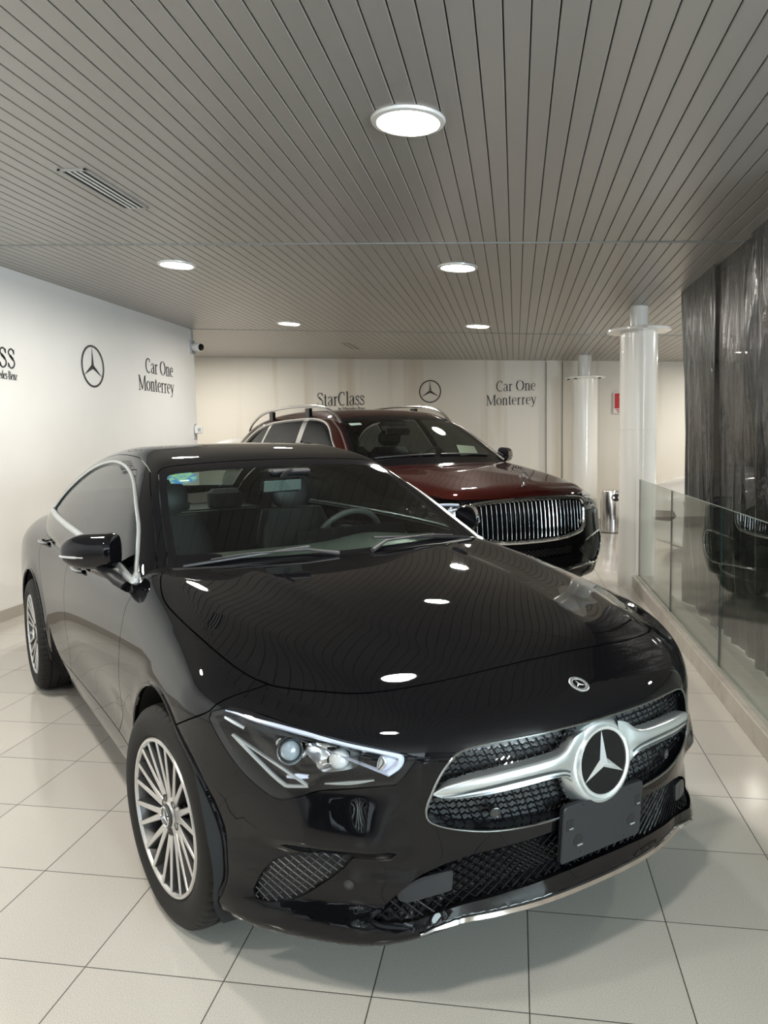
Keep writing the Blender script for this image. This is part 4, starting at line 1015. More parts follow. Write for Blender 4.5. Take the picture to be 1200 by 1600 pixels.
def coupe_details(car):
    f = CLA.low
    for x in (0, -2.729):
        for s_ in (-1, 1):
            make_wheel(car, (x, s_ * (.812 if x == 0 else .828), .335), s_, steer=math.radians(6) if x == 0 else 0)
    # wheel wells
    for x in (0, -2.729):
        for s_ in (-1, 1):
            m = MB(); A = np.linspace(-.55, PI + .55, 40); a, b = .40, .384
            R0 = np.stack([x + a * np.cos(A), np.full(40, s_ * .48), .345 + a * np.sin(A)], 1); R1 = np.stack([x + b * np.cos(A), np.full(40, s_ * .895), .345 + b * np.sin(A)], 1)
            R1[:, 1] = s_ * (np.minimum(CLA.side(R1[:, 0], R1[:, 2]), .93) - .012)
            m.loft([R0, R1], closed=False); m.add(R0, [tuple(range(40))]); m.build('wheel_well_liner', M_WELL, car, smooth=True)
    # rolled arch edges
    for x in (0, -2.729):
        for s_ in (-1, 1):
            A = np.linspace(-.28, PI + .30, 60); R0 = np.stack([x + .388 * np.cos(A), np.zeros(60), .345 + .388 * np.sin(A)], 1)
            W = root(f, R0, np.tile((0, -1.0, 0), (60, 1)), 1.2); W = W[(W[:, 2] > .25)] + np.array([0, .002, 0])
            MB().tube(W * np.array([1, -s_, 1]), .0075, n=8).build('arch_lip', M_BLACK, car, smooth=True)
    # door mirrors
    for s_ in (1, -1):
        sm = np.array([1, s_, 1]); mo = bpy.data.objects.new('side_mirror', None); COL.objects.link(mo); mo.parent = car; mo.empty_display_size = .1
        m = MB(); rings = []; n = 28
        I, O = np.array([-.790, -.838]), np.array([-.955, -1.018]); e = np.array([.74, -.67])
        for t in np.linspace(0, 1, 17):                          # from the inner edge outwards
            c2 = I + (O - I) * t; cz = 1.052 - .006 * t
            k_ = math.sqrt(max(1 - max(0, (t - .42) / .582)**2.3, .0003)); hz = .070 * k_ * (1 if t > .04 else .90); hx = .058 * math.sqrt(max(1 - max(0, (t - .35) / .652)**2.3, .0003)) * (1 if t > .04 else .9)
            A = np.arange(n) * 2 * PI / n; ca, sa = np.cos(A), np.sin(A)
            d_ = hx * np.sign(ca) * np.abs(ca)**.8 * np.where(ca > 0, 1.15, .6); pz = cz + hz * np.sign(sa) * np.abs(sa)**.8
            rings.append(np.stack([c2[0] + e[0] * d_, c2[1] + e[1] * d_, pz], 1) * sm)
        m.loft(rings, flip=(s_ < 0), cap0=True, cap1=True); m.build('mirror_shell', M_BLACK, mo, smooth=True, angle=60)
        band = []
        for t in np.linspace(.45, .99, 12):
            c2 = I + (O - I) * t; k2 = math.sqrt(max(1 - max(0, (t - .35) / .652)**2.3, .0003)); band.append([c2[0] + e[0] * (.0675 * k2 - .0005), c2[1] + e[1] * (.0675 * k2 - .0005), 1.052 - .020])
        MB().tube(np.array(band) * sm, [.003] * 3 + [.005] * 8 + [.002], n=8).build('turn_signal', mat('clear_signal_lens', (.45, .45, .45), .15, coat=1) if 'clear_signal_lens' not in bpy.data.materials else bpy.data.materials['clear_signal_lens'], mo, smooth=True)
        g0, g1 = I + (O - I) * .06 - e * .036, I + (O - I) * .82 - e * .036
        MB().poly(np.array([(g0[0], g0[1], 1.0), (g1[0], g1[1], 1.005), (g1[0], g1[1], 1.095), (g0[0], g0[1], 1.10)]) * sm, np.array([-.002, 0, 0])).build('mirror_glass', M_CHROME, mo)
        P = np.array([(-.835, -.900, .992), (-.790, -.890, .982), (-.740, -.876, .968), (-.690, -.862, .950), (-.65, -.84, .935)]) * sm
        MB().tube(P, [.024, .026, .026, .028, .030], n=14, sy=.62).build('mirror_arm', mat('mirror_arm_black', (.006, .006, .007), .5, spec=.25) if 'mirror_arm_black' not in bpy.data.materials else bpy.data.materials['mirror_arm_black'], mo, smooth=True)
        # gloss black triangle added as the pillar's reflection, front corner of door window
        tri = [(-.612, .975), (-.615, 1.005), (-.665, 1.060), (-.70, .995), (-.73, .985), (-.68, .978)]
        O_ = np.array([(x, 0, z) for x, z in tri]); W = root(CLA.top, O_, np.tile((0, -1.0, 0), (len(tri), 1)), 1.2) + np.array([0, -.001, 0])
        MB().poly(W * sm, np.array([0, .004, 0]) * sm).build('pillar_reflection_patch', M_GLOSSBLK, mo)
    # door handles
    for s_ in (1, -1):
        sm = np.array([1, s_, 1])
        for x, z in ((-1.46, .893), (-2.47, .915)):
            g = np.linspace(-.10, .10, 12); P = np.stack([x + g, np.zeros(12), np.full(12, z)], 1)
            W = root(f, P * np.array([1, 0, 1]), np.tile((0, -1.0, 0), (12, 1)), 1.2); W[:, 1] -= .022 * np.sin(np.linspace(0, PI, 12))**.4
            h = MB().tube(W * sm, .013, n=10, sy=.75).build('door_handle', M_BLACK, car, smooth=True)
            W2 = root(f, np.array([[x - .02, 0, z]]), np.array([[0, -1.0, 0]]), 1.2)[0]
            MB().lathe([(.0, .002), (.030, .0015), (.034, .0)], n=24, c=(0, 0, 0), M=np.array(frame(W2 * sm, (0, -s_, .05)))).build('handle_recess', M_GLOSSBLK, h, smooth=True)
            MB().tube((W + np.array([0, -.012, .004])) * sm, .0022, n=6).build('handle_chrome_strip', M_SATIN, h, smooth=True)
    # wipers
    gt = lambda x, y: np.array([x, y, float(CLA.roof(np.array([x]), np.array([y]))[0])])
    grey = mat('wiper_grey', (.045, .045, .045), .5)
    for y0, y1 in ((-.655, -.16), (.70, .15)):
        w = bpy.data.objects.new('wiper', None); COL.objects.link(w); w.parent = car; w.empty_display_size = .1
        ys = np.linspace(y0, y1, 16); xs = -.462 - .22 * ys**2 - (.030 if y0 < 0 else .045) * np.linspace(0, 1, 16)
        P = np.array([gt(a, b) for a, b in zip(xs, ys)]) + np.array([.004, 0, .008])
        MB().tube(P, .0055, n=6).build('wiper_blade', M_PLAST, w, smooth=True)
        k0 = 8
        piv = np.array([-.425 if y0 < 0 else -.415, y1 + (.10 if y0 < 0 else -.06), 1.000])
        P2 = np.array([P[k0 - 5] + (.004, 0, .010), P[k0 - 1] + (.006, 0, .011), (P[k0 + 4] * .6 + piv * .4) + (0, 0, .012), piv + (0, 0, .010)])
        MB().tube(P2, [.003, .004, .0065, .011], n=8, sy=.8).build('wiper_arm', grey, w, smooth=True)
    # sticker behind the windshield, upper corner
    st = MB(); pts = [(-.545, 1.292), (-.545, 1.318), (-.53, 1.333), (-.44, 1.337), (-.425, 1.322), (-.43, 1.306), (-.46, 1.296), (-.50, 1.290)]
    W = [];
    for y, z in pts:
        P = root(CLA.top, np.array([[-1.5, y, z]]), np.array([[1.0, 0, 0]]), 1.2)[0]; W.append(P - grad(CLA.top, P[None])[0] * .004)
    st.add(np.array(W), [tuple(range(len(W)))]); 
    so = st.build('registration_sticker', mat('blue_green_sticker', (.03, .15, .45), .5, noise=(38, (.25, .42, .22), .42, .6)), car)
    m = MB()
    q = []
    for y, z in ((-.505, 1.297), (-.465, 1.299), (-.465, 1.305), (-.505, 1.303)):
        P = root(CLA.top, np.array([[-1.5, y, z]]), np.array([[1.0, 0, 0]]), 1.2)[0]; q.append(P - grad(CLA.top, P[None])[0] * .0025)
    m.add(q, [(0, 1, 2, 3)]).build('sticker_label', mat('white_paper', (.8, .8, .78), .6), so)
    # ---- cabin
    tub = MB().box(-3.3, -.74, .28, -.50, .74, .32).box(-3.35, -.66, .3, -3.3, .66, .95).box(-.56, -.66, .3, -.50, .66, .92)
    for s_ in (-1, 1): tub.box(-3.3, s_ * .74 - .015, .3, -.62, s_ * .74 + .015, .90)
    tub.box(-3.42, -.62, .985, -2.86, .62, 1.01)
    tub.build('cabin_floor', M_CABIN, car)
    # dashboard
    ys = np.linspace(-.74, .74, 31); rings = []
    for y in ys:
        e = .03 * (abs(y) / .74)**2; bump_ = .030 * math.exp(-((y - .36) / .17)**2)
        rings.append([(-.54 - e, y, .90), (-.56 - e, y, .972), (-.66 - e, y, .992 + bump_ * .3), (-.80, y, .995 + bump_), (-.93, y, .985 + bump_), (-.985, y, .955 + bump_), (-.99, y, .90), (-.93, y, .74), (-.90, y, .55)])
    MB().loft(rings, closed=False, flip=True).build('dashboard', mat('dashboard_soft_black', (.045, .052, .048), .38), car, smooth=True, angle=60)
    MB().box(-1.002, .02, .945, -.985, .62, 1.045, bev=.004).build('display_screen', M_GLOSSBLK, car)
    # steering wheel
    sw = bpy.data.objects.new('steering_wheel', None); COL.objects.link(sw); sw.parent = car; sw.matrix_local = frame((-1.12, .36, .955), (-.88, 0, .47)); sw.empty_display_size = .1
    A = np.arange(48) * 2 * PI / 48
    MB().tube(np.stack([.182 * np.cos(A), .178 * np.sin(A), 0 * A], 1), .0145, n=10, closed=True).build('rim', mat('wheel_leather', (.05, .05, .05), .35), sw, smooth=True)
    m = MB()
    for a in (0, 180, 270): m.box(.03, -.018, -.022, .178, .018, -.004, M=np.array(Matrix.Rotation(math.radians(a), 4, 'Z')), bev=.005)
    m.build('spoke', M_SATIN, sw); MB().lathe([(.065, -.03), (.062, -.004), (.04, .006), (0, .008)], n=32).build('airbag_cover', M_CABIN, sw, smooth=True)
    # seats
    def seat(x, y, w=.50, name='front_seat'):
        s = bpy.data.objects.new(name, None); COL.objects.link(s); s.parent = car; s.location = (x, y, 0); s.empty_display_size = .1
        m = MB(); rings = []
        for t in np.linspace(0, 1, 12):                           # backrest from seat to shoulder, leaning back
            z = .48 + .60 * t; xx = -.05 - .20 * t; ww = w / 2 * (1 - .05 * t - .22 * max(0, t - .75) / .25); d = .075 - .02 * t
            A = np.arange(20) * 2 * PI / 20; ca, sa = np.cos(A), np.sin(A)
            rings.append(np.stack([xx + d * np.sign(ca) * np.abs(ca)**.6, ww * np.sign(sa) * np.abs(sa)**.6, np.full(20, z)], 1))
        m.loft(rings, cap0=True, cap1=True).build('backrest', M_SEAT, s, smooth=True, angle=60)
        MB().box(-.02, -w / 2, .38, .50, w / 2, .52, bev=.04).build('cushion', M_SEAT, s)
        rings = []
        for t in np.linspace(0, 1, 9):
            z = 1.085 + .185 * t; k_ = math.sin(PI * (.12 + .76 * t))**.5; A = np.arange(20) * 2 * PI / 20; ca, sa = np.cos(A), np.sin(A)
            rings.append(np.stack([-.255 - .02 * t + .05 * k_ * np.sign(ca) * np.abs(ca)**.7, .135 * k_ * np.sign(sa) * np.abs(sa)**.6, np.full(20, z)], 1))
        MB().loft(rings, cap0=True, cap1=True).build('headrest', M_SEAT, s, smooth=True, angle=60)
        return s
    seat(-1.55, -.37); seat(-1.55, .37)
    MB().box(-2.75, -.62, .38, -2.30, .62, .56, bev=.04).build('rear_bench_cushion', M_SEAT, car)
    m = MB(); rings = []
    for t in np.linspace(0, 1, 8): rings.append([(-2.70 - .18 * t - .06, -.62 + .04 * t, .5 + .5 * t), (-2.70 - .18 * t - .06, .62 - .04 * t, .5 + .5 * t), (-2.70 - .18 * t + .07, .62 - .04 * t, .5 + .5 * t), (-2.70 - .18 * t + .07, -.62 + .04 * t, .5 + .5 * t)])
    m.loft(rings, cap0=True, cap1=True).build('rear_bench_back', M_SEAT, car)
    for y in (-.38, 0, .38): MB().box(-2.99, y - .12, .99, -2.89, y + .12, 1.14 - .05 * (y == 0), bev=.03).build('rear_headrest', M_SEAT, car)
    # interior mirror
    im = bpy.data.objects.new('interior_mirror', None); COL.objects.link(im); im.parent = car; im.location = (-.985, -.055, 1.262); im.rotation_euler = (0, .12, .25); im.empty_display_size = .1
    MB().box(-.014, -.118, -.032, .014, .118, .032, bev=.012).build('mirror_case', M_GLOSSBLK, im)
    MB().box(.012, -.108, -.025, .0155, .108, .025, bev=.003).build('mirror_edge', mat('mirror_case_grey', (.12, .14, .14), .2), im)
    MB().tube([(.0, .0, .03), (.03, .0, .06), (.06, .01, .078)], .012, n=8).build('mirror_stalk', M_CABIN, im, smooth=True)
    r = MB().box(-1.14, -.10, 1.31, -.98, .10, 1.335, bev=.01); r.build('roof_sensor_console', M_CABIN, car)
    # headliner
    xs = np.linspace(-3.1, -1.28, 24); ys = np.linspace(-.52, .52, 11); V = [(x, y, float(CLA.roof(np.array([x]), np.array([y]))[0]) - .028) for x in xs for y in ys]
    MB().add(V, [(i * 11 + j, i * 11 + j + 1, (i + 1) * 11 + j + 1, (i + 1) * 11 + j) for i in range(23) if xs[i] > -2.65 for j in range(10)]).build('headliner', mat('grey_headliner', (.12, .12, .12), .8), car, smooth=True)
    # underbody pan hides nothing that shows: closes the floor
    MB().box(-3.4, -.70, .20, .55, .70, .24).build('underbody', M_WELL, car)
coupe_details(CAR)
# ------------------------------------------------------------------ the tall dark red and black suv behind
M_RED = mat('dark_red_car_paint', (.024, .0035, .0025), .4, metal=.1, spec=0.0, coat=1.0, coat_rough=.015)
M_TRIMC = mat('bright_roof_trim', (.80, .79, .76), .16, metal=1)
def fromyz(f, Q, off=0.0):
    Q = np.asarray(Q, float); O = np.stack([np.zeros(len(Q)), Q[:, 0], Q[:, 1]], 1)
    P = root(f, O, np.tile((1.0, 0, 0), (len(Q), 1)), 1.4, 40)
    if np.any(off): P = P + grad(f, P) * np.asarray(off)[..., None]
    return P

def suv():
    S = SUV; f = S.low
    car = thing('suv_car', 'tall dark red and black luxury suv with upright chrome-barred grille, behind the black coupe', 'car', (-.41, 6.79, 0), -.8769)
    braw = lambda P: smax(np.abs(P[:, 1]) - (S.Bx(P[:, 0]) - S.tum(P[:, 2] - S.belt)), (P[:, 2] - S.roof(P[:, 0], P[:, 1])) * S.rk(P[:, 0]), S.kr(P[:, 0]))
    low = capsule(f, np.linspace(-3.7, .2, 110), .72, -3.7, .2, 40, 110)
    _, low = split(low, S.top)
    gap = .003
    def take(S_, d, g=gap):
        a, rest = split(S_, lambda P: d(P) - g); ins, _ = split(a, lambda P: d(P) + g); return ins, rest
    GR = [(0, .975), (.30, .970), (.52, .955), (.575, .930), (.590, .87), (.580, .76), (.555, .71), (.50, .682), (.35, .655), (.18, .645), (0, .642)]
    gd = sdist([(-.1, .975)] + GR + [(-.1, .642)]); fr = lambda d: (lambda P: np.where(P[:, 0] > .45, d(yz(P)), 1.0))
    gr, low = take(low, fr(gd), 0.0)
    IN = [(.60, .595), (.80, .640), (.90, .640), (.925, .56), (.90, .46), (.82, .385), (.70, .40), (.60, .47), (.50, .53)]
    ind = sdist(IN); inn, low = take(low, lambda P: np.where(P[:, 0] > .3, ind(yz(P)), 1.0), 0.0)
    LC = [(-.1, .585), (.48, .575), (.44, .50), (-.1, .49)]; lc, low = take(low, fr(sdist(LC)), 0.0)
    HL = [(.46, 1.015 - .05), (.34, .93), (.12, .97)]
    hlp = sdist([(.50, 1.02), (.20, 1.03), (.12, .98), (.22, .90), (.40, .855), (.62, .83), (.80, .84), (.80, .985)])
    head, low = take(low, lambda P: np.where(np.abs(P[:, 1]) > .615, np.where(P[:, 0] > .05, hlp(P[:, [0, 2]]), 1.0), 1.0), .002)
    for xw in (0, -3.135): _, low = split(low, lambda P: np.where(np.abs(P[:, 1]) > .5, np.hypot(P[:, 0] - xw, P[:, 2] - .41) - .45, 1.0))
    hz = near([(-.56, 1.3), (-.55, 1.235), (-.3, 1.17), (.2, 1.09), (.5, 1.03), (.74, .992), (.84, .985), (1.2, .98)])
    hood, low = take(low, lambda P: np.maximum(np.where(P[:, 0] > -.62, hz(xz(P)) * 1.0, 1.0), -.60 - P[:, 0]))
    dl = lambda x: near([(x, 1.5), (x, .2)])
    bump, low = take(low, lambda P: (.50 - P[:, 0]) + .25 * (P[:, 2] - .6))
    fend, low = take(low, lambda P: -.62 - P[:, 0])
    fd, low = take(low, lambda P: np.maximum.reduce([-1.72 - P[:, 0], .42 - P[:, 2], .4 - np.abs(P[:, 1])]))
    rd, low = take(low, lambda P: np.maximum.reduce([-2.80 - P[:, 0], .42 - P[:, 2], .4 - np.abs(P[:, 1])]))
    panel('hood', hood, M_RED, car, 'C', label='dark red hood'); panel('front_bumper', bump, M_GLOSSBLK, car, 'C'); panel('rear_body', low, M_GLOSSBLK, car, 'C')
    for md in 'RL':
        panel('fender', fend, M_GLOSSBLK, car, md); panel('front_door', fd, M_GLOSSBLK, car, md); panel('rear_door', rd, M_GLOSSBLK, car, md)
    # cabin
    top = capsule(braw, np.linspace(-4.0, -.3, 130), .95, -4.0, -.3, 4, 120, tmax=1.6)
    top, _ = split(top, lambda P: np.maximum(-(f(P) + .004), 1.10 - P[:, 2]))
    wsd = sdist([(0, 1.0), (.86, 1.0), (.86, 1.20), (.80, 1.31), (.70, 1.53), (.645, 1.655), (.62, 1.675), (.4, 1.697), (0, 1.705), (-.1, 1.705), (-.1, 1.0)])
    g = lambda P: np.where(P[:, 0] > -1.5, wsd(yz(P)), 1.0); ws, top = split(top, g); glass, frit = split(ws, lambda P: np.maximum(g(P) + .035, 1.30 - P[:, 2]))
    panel('windshield', glass, M_WGLASS, car, 'C', thick=0); panel('windshield_frame', frit, M_GLOSSBLK, car, 'C')
    D = [(-3.55, 1.36), (-3.40, 1.50), (-3.10, 1.62), (-2.70, 1.675), (-1.94, 1.69), (-1.50, 1.665), (-1.22, 1.59), (-.95, 1.43), (-.68, 1.27), (-.70, 1.245), (-1.5, 1.27), (-2.5, 1.29), (-3.4, 1.31)]
    dlc = catmull(D, 4, closed=True); dd = sdist(dlc)
    side, top = split(top, lambda P: np.where(P[:, 1] < -.4, dd(xz(P)), 1.0))
    inner = lambda P: dd(xz(P)) + .012
    w1, r_ = split(side, lambda P: np.maximum(-1.70 - .13 * (P[:, 2] - 1.3) / .38 + .0 - P[:, 0] - .0, inner(P)))
    w2, r_ = split(r_, lambda P: np.maximum.reduce([P[:, 0] + 1.82 + .13 * (P[:, 2] - 1.3) / .38, -2.78 - P[:, 0], inner(P)]))
    w3, r_ = split(r_, lambda P: np.maximum(P[:, 0] + 2.84, inner(P)))
    panel('roof', top, M_RED, car, 'C', label='dark red roof and pillars')
    for md in 'RL':
        panel('window_pillar', r_, M_TRIMC, car, md, thick=0, offset=-.002, label='chrome pillar between the side windows')
        for w_, nm in ((w1, 'front_side_window'), (w2, 'rear_side_window'), (w3, 'quarter_window')): panel(nm, w_, M_SGLASS, car, md, thick=0, offset=-.004)
    Q = np.array(dlc); W = root(braw, np.stack([Q[:, 0], np.zeros(len(Q)), Q[:, 1]], 1), np.tile((0, -1.0, 0), (len(Q), 1)), 1.3) + np.array([0, -.004, 0])
    for s_ in (1, -1): MB().tube(W * np.array([1, s_, 1]), .013, n=6, closed=True).build('window_chrome_trim', M_TRIMC, car, smooth=True)
    # roof rails
    for s_ in (1, -1):
        xs = np.array([-1.18, -1.24, -1.35, -1.55, -1.9, -2.4, -2.9, -3.3, -3.6, -3.72]); h_ = np.array([.004, .030, .052, .064, .068, .068, .066, .058, .036, .005]); ys = np.array([.640, .640, .640, .645, .65, .65, .648, .642, .632, .628])
        P = np.array([(x, -y, float(S.roof(np.array([x]), np.array([y]))[0]) - .012 + h) for x, y, h in zip(xs, ys, h_)]); P = catmull(P, 5) * np.array([1, s_, 1])
        MB().tube(P, .015, n=8, sy=.9).build('roof_rail', M_TRIMC, car, smooth=True)
        for x in (-1.9, -2.9): MB().box(x - .05, s_ * -.665, 1.70, x + .05, s_ * -.630, 1.80).build('rail_foot', M_GLOSSBLK, car)
    # chrome strip along the windshield side
    for s_ in (1, -1):
        pts = [(y, z) for y, z in ((.875, 1.24), (.83, 1.31), (.73, 1.53), (.672, 1.665))]
        W = root(S.top, np.array([(-1.6, -y, z) for y, z in pts]), np.tile((1.0, 0, 0), (4, 1)), 1.5); W = catmull(W + np.array([.004, 0, .004]), 4)
        MB().tube(W * np.array([1, s_, 1]), .009, n=6).build('pillar_chrome_strip', M_TRIMC, car, smooth=True)
    # grille
    panel('grille_backing', gr, M_GLOSSBLK, car, 'C', offset=-.05, thick=0)
    g2 = catmull(GR, 4); W = fromyz(f, g2 * np.array([-1, 1]), .006)
    V = np.concatenate([W[::-1], (W * np.array([1, -1, 1]))[1:]])
    MB().tube(V, .018, n=8, closed=True).build('grille_frame', M_CHROME, car, smooth=True)
    ins = sdist([(-.1, .975)] + GR + [(-.1, .642)])
    ys = np.linspace(-.56, .56, 27)
    for y in ys:
        z = np.linspace(.64, .98, 40); z = z[ins(np.stack([np.full(40, abs(y)), z], 1)) < -.014]
        if len(z) > 3:
            P = fromyz(f, np.stack([np.full(len(z), y), z], 1), -.008)
            MB().tube(P[::3].tolist() + [P[-1]], .0036, n=6, sy=1).build('grille_bar', M_CHROME, car, smooth=True)
    for S_, nm in ((inn, 'side_intake_backing'), (lc, 'lower_intake_backing')): panel(nm, S_, M_GLOSSBLK, car, 'C', offset=-.03, thick=0)
    def net(poly, name, sy_):
        sd = sdist(poly); P = np.array(poly); c = P.mean(0); m = MB()
        for dx, dz in ((1, .6), (1, -.6)):
            d = np.array([dx, dz]) / math.hypot(dx, dz); n = np.array([-d[1], d[0]])
            for k in range(-30, 31):
                t = np.arange(-.6, .6, .02); Q_ = c + n * k * .022 + d * t[:, None]; Q_ = Q_[(sd(Q_) < -.002)]
                if len(Q_) > 1: m.tube(fromyz(f, Q_, -.010) * np.array([1, sy_, 1]), .0026, n=4, cap=False)
        m.build(name, M_PLAST, car)
    for s_ in (1, -1):
        net(IN, 'side_intake_mesh', s_)
        Q = catmull(IN, 4, closed=True); W = fromyz(f, Q, .003) * np.array([1, s_, 1]); MB().tube(W[:26], .008, n=6).build('intake_chrome_trim', M_CHROME, car, smooth=True)
    net([(-.46, .575), (.46, .575), (.43, .50), (-.43, .50)], 'lower_intake_mesh', 1)
    for s_ in (1, -1):
        P = fromyz(f, catmull([(.42, .385), (.62, .395), (.74, .38), (.70, .325), (.60, .300)], 5), .006) * np.array([1, s_, 1])
        MB().tube(P, .014, n=8).build('exhaust_style_trim', M_CHROME, car, smooth=True)
        P = fromyz(f, catmull([(0, .36), (.2, .36), (.42, .37)], 5), .006) * np.array([1, s_, 1])
        MB().tube(P, .008, n=6).build('bumper_chrome_strip', M_CHROME, car, smooth=True)
    # headlights
    for s_, md in ((1, 'R'), (-1, 'L')):
        h = bpy.data.objects.new('headlight', None); COL.objects.link(h); h.parent = car; h.empty_display_size = .1
        panel('lens', head, M_LENS, h, md, thick=0); panel('housing', head, mat('suv_lamp_inner', (.10, .10, .10), .2, metal=.6) if 'suv_lamp_inner' not in bpy.data.materials else bpy.data.materials['suv_lamp_inner'], h, md, offset=-.05, thick=0)
        for pts, r in (([(.64, .962), (.72, .968), (.80, .966), (.87, .955)], .010), ([(.66, .93), (.74, .915), (.83, .90)], .007)):
            P = fromyz(f, catmull(pts, 4), -.014) * np.array([1, -s_ * -1, 1]); MB().tube(P * np.array([1, -1, 1]) if False else P, r, n=6).build('daytime_light_strip', M_DRL, h, smooth=True)
        for y, z in ((.70, .93), (.78, .925), (.84, .91)):
            P = fromyz(f, [(y, z)], -.032)[0] * np.array([1, s_, 1]); MB().lathe([(.024, 0), (.026, .01), (.022, .016), (.0, .022)], n=24, M=np.array(frame(P, (1, .3 * s_, 0)))).build('lamp_module', M_REFL, h, smooth=True)
    # standing star
    st = bpy.data.objects.new('hood_ornament', None); COL.objects.link(st); st.parent = car; st['label'] = 'chrome three-pointed star standing on the hood'; st.empty_display_size = .05
    z0 = float(S.hood(np.array([.74]), np.array([0.]))[0]); Mx = np.array(frame((.74, 0, z0 + .066), (1, 0, .15)))
    MB().lathe([(.0345, -.003), (.0345, .003), (.040, .003), (.040, -.003), (.0345, -.003)], n=40, M=Mx).build('ring', M_CHROME, st, smooth=True)
    V, F = star_mb(.036, .16, .006, 0); MB().add(np.array(V) @ Mx[:3, :3].T + Mx[:3, 3], F).build('star', M_CHROME, st)
    MB().lathe([(.020, 0), (.018, .006), (.006, .012), (.005, .03)], c=(.738, 0, z0 - .003), n=20).build('base', M_CHROME, st, smooth=True)
    # mirrors
    for s_ in (1, -1):
        sm = np.array([1, s_, 1]); mo = bpy.data.objects.new('side_mirror', None); COL.objects.link(mo); mo.parent = car; mo.empty_display_size = .1
        rings = []; A = np.arange(24) * 2 * PI / 24; ca, sa = np.cos(A), np.sin(A); I, O = np.array([-.70, -.93]), np.array([-.82, -1.12]); e = np.array([.84, -.54])
        for t in np.linspace(0, 1, 12):
            c2 = I + (O - I) * t; k_ = math.sqrt(max(1 - max(0, (t - .4) / .602)**2.3, .0004)); d_ = .07 * k_ * np.sign(ca) * np.abs(ca)**.8 * np.where(ca > 0, 1.1, .6)
            rings.append(np.stack([c2[0] + e[0] * d_, c2[1] + e[1] * d_, 1.285 + .075 * k_ * np.sign(sa) * np.abs(sa)**.8], 1) * sm)
        MB().loft(rings, flip=(s_ < 0), cap0=True, cap1=True).build('mirror_shell', M_GLOSSBLK, mo, smooth=True, angle=60)
        b = [[*(I + (O - I) * t + e * .078 * math.sqrt(max(1 - max(0, (t - .4) / .602)**2.3, .0004))), 1.262] for t in np.linspace(.3, .99, 8)]
        MB().tube(np.array(b) * sm, .006, n=6).build('turn_signal', M_DRL, mo, smooth=True)
        MB().tube(np.array([(-.75, -.96, 1.215), (-.72, -.93, 1.20), (-.68, -.89, 1.18)]) * sm, [.022, .024, .03], n=10).build('mirror_arm', M_GLOSSBLK, mo, smooth=True)
    for x in (0, -3.135):
        for s_ in (-1, 1): make_wheel(car, (x, s_ * .84, .385), s_, R=.385, W=.285, rim=.278, nsp=11)
    m = MB()
    for x in (0, -3.135):
        for s_ in (-1, 1):
            A = np.linspace(-.5, PI + .5, 30); R0 = np.stack([x + .46 * np.cos(A), np.full(30, s_ * .5), .41 + .46 * np.sin(A)], 1); R1 = np.stack([x + .449 * np.cos(A), np.full(30, 0.), .41 + .449 * np.sin(A)], 1)
            R1[:, 1] = s_ * (S.side(R1[:, 0], R1[:, 2]) - .014); q = MB().loft([R0, R1], closed=False); q.add(R0, [tuple(range(30))]); q.build('wheel_well_liner', M_WELL, car, smooth=True)
    # wiper, sticker, cabin
    ys = np.linspace(-.62, .66, 20); P = np.array([(-.50 - .17 * y * y, y, float(S.roof(np.array([-.50 - .17 * y * y]), np.array([y]))[0]) + .012) for y in ys])
    for a, b in ((0, 10), (10, 20)): MB().tube(P[a:b], .008, n=6).build('wiper', M_PLAST, car, smooth=True)
    q = []
    for y, z in ((-.575, 1.605), (-.46, 1.612), (-.46, 1.632), (-.575, 1.628)):
        P_ = root(S.top, np.array([[-1.7, y, z]]), np.array([[1.0, 0, 0]]), 1.5)[0]; q.append(P_ - grad(S.top, P_[None])[0] * .004)
    MB().add(q, [(0, 1, 2, 3)]).build('registration_sticker', bpy.data.materials['white_paper'], car)
    MB().box(-4.0, -.80, .35, -.5, .80, .4).box(-4.1, -.78, .4, -4.05, .78, 1.15).build('cabin_floor', M_CABIN, car)
    for s_ in (-1, 1): MB().box(-4.0, s_ * .80 - .02, .4, -.7, s_ * .80 + .02, 1.14).build('door_lining', M_CABIN, car)
    MB().box(-1.05, -.76, .8, -.62, .76, 1.225, bev=.05).build('dashboard', M_CABIN, car)
    for x, y in ((-1.75, -.40), (-1.75, .40), (-2.75, -.40), (-2.75, .40)):
        s = bpy.data.objects.new('seat', None); COL.objects.link(s); s.parent = car; s.location = (x, y, 0); s.empty_display_size = .1
        MB().box(-.25, -.27, .6, .30, .27, .78, bev=.05).build('cushion', M_SEAT, s); MB().box(-.36, -.26, .75, -.18, .26, 1.38, bev=.07).build('backrest', M_SEAT, s); MB().box(-.34, -.14, 1.39, -.22, .14, 1.56, bev=.05).build('headrest', M_SEAT, s)
    MB().tube([(-1.20 + .08 * math.cos(a), .40 + .18 * math.sin(a), 1.20 + .17 * math.cos(a)) for a in np.linspace(0, 2 * PI, 30)[:-1]], .014, n=8, closed=True).build('steering_wheel', mat('suv_wheel_leather', (.03, .03, .03), .4), car, smooth=True)
    MB().box(-1.20, -.14, 1.50, -1.17, .14, 1.57, bev=.012).build('interior_mirror', M_GLOSSBLK, car)
    MB().box(-1.36, -.11, 1.60, -1.20, .11, 1.65, bev=.01).build('roof_sensor_console', M_CABIN, car)
    xs = np.linspace(-3.9, -1.40, 16); yy = np.linspace(-.6, .6, 7); V = [(x, y, float(S.roof(np.array([x]), np.array([y]))[0]) - .03) for x in xs for y in yy]
    MB().add(V, [(i * 7 + j, i * 7 + j + 1, (i + 1) * 7 + j + 1, (i + 1) * 7 + j) for i in range(15) for j in range(6)]).build('headliner', bpy.data.materials['grey_headliner'], car)
    return car
SUVCAR = suv()

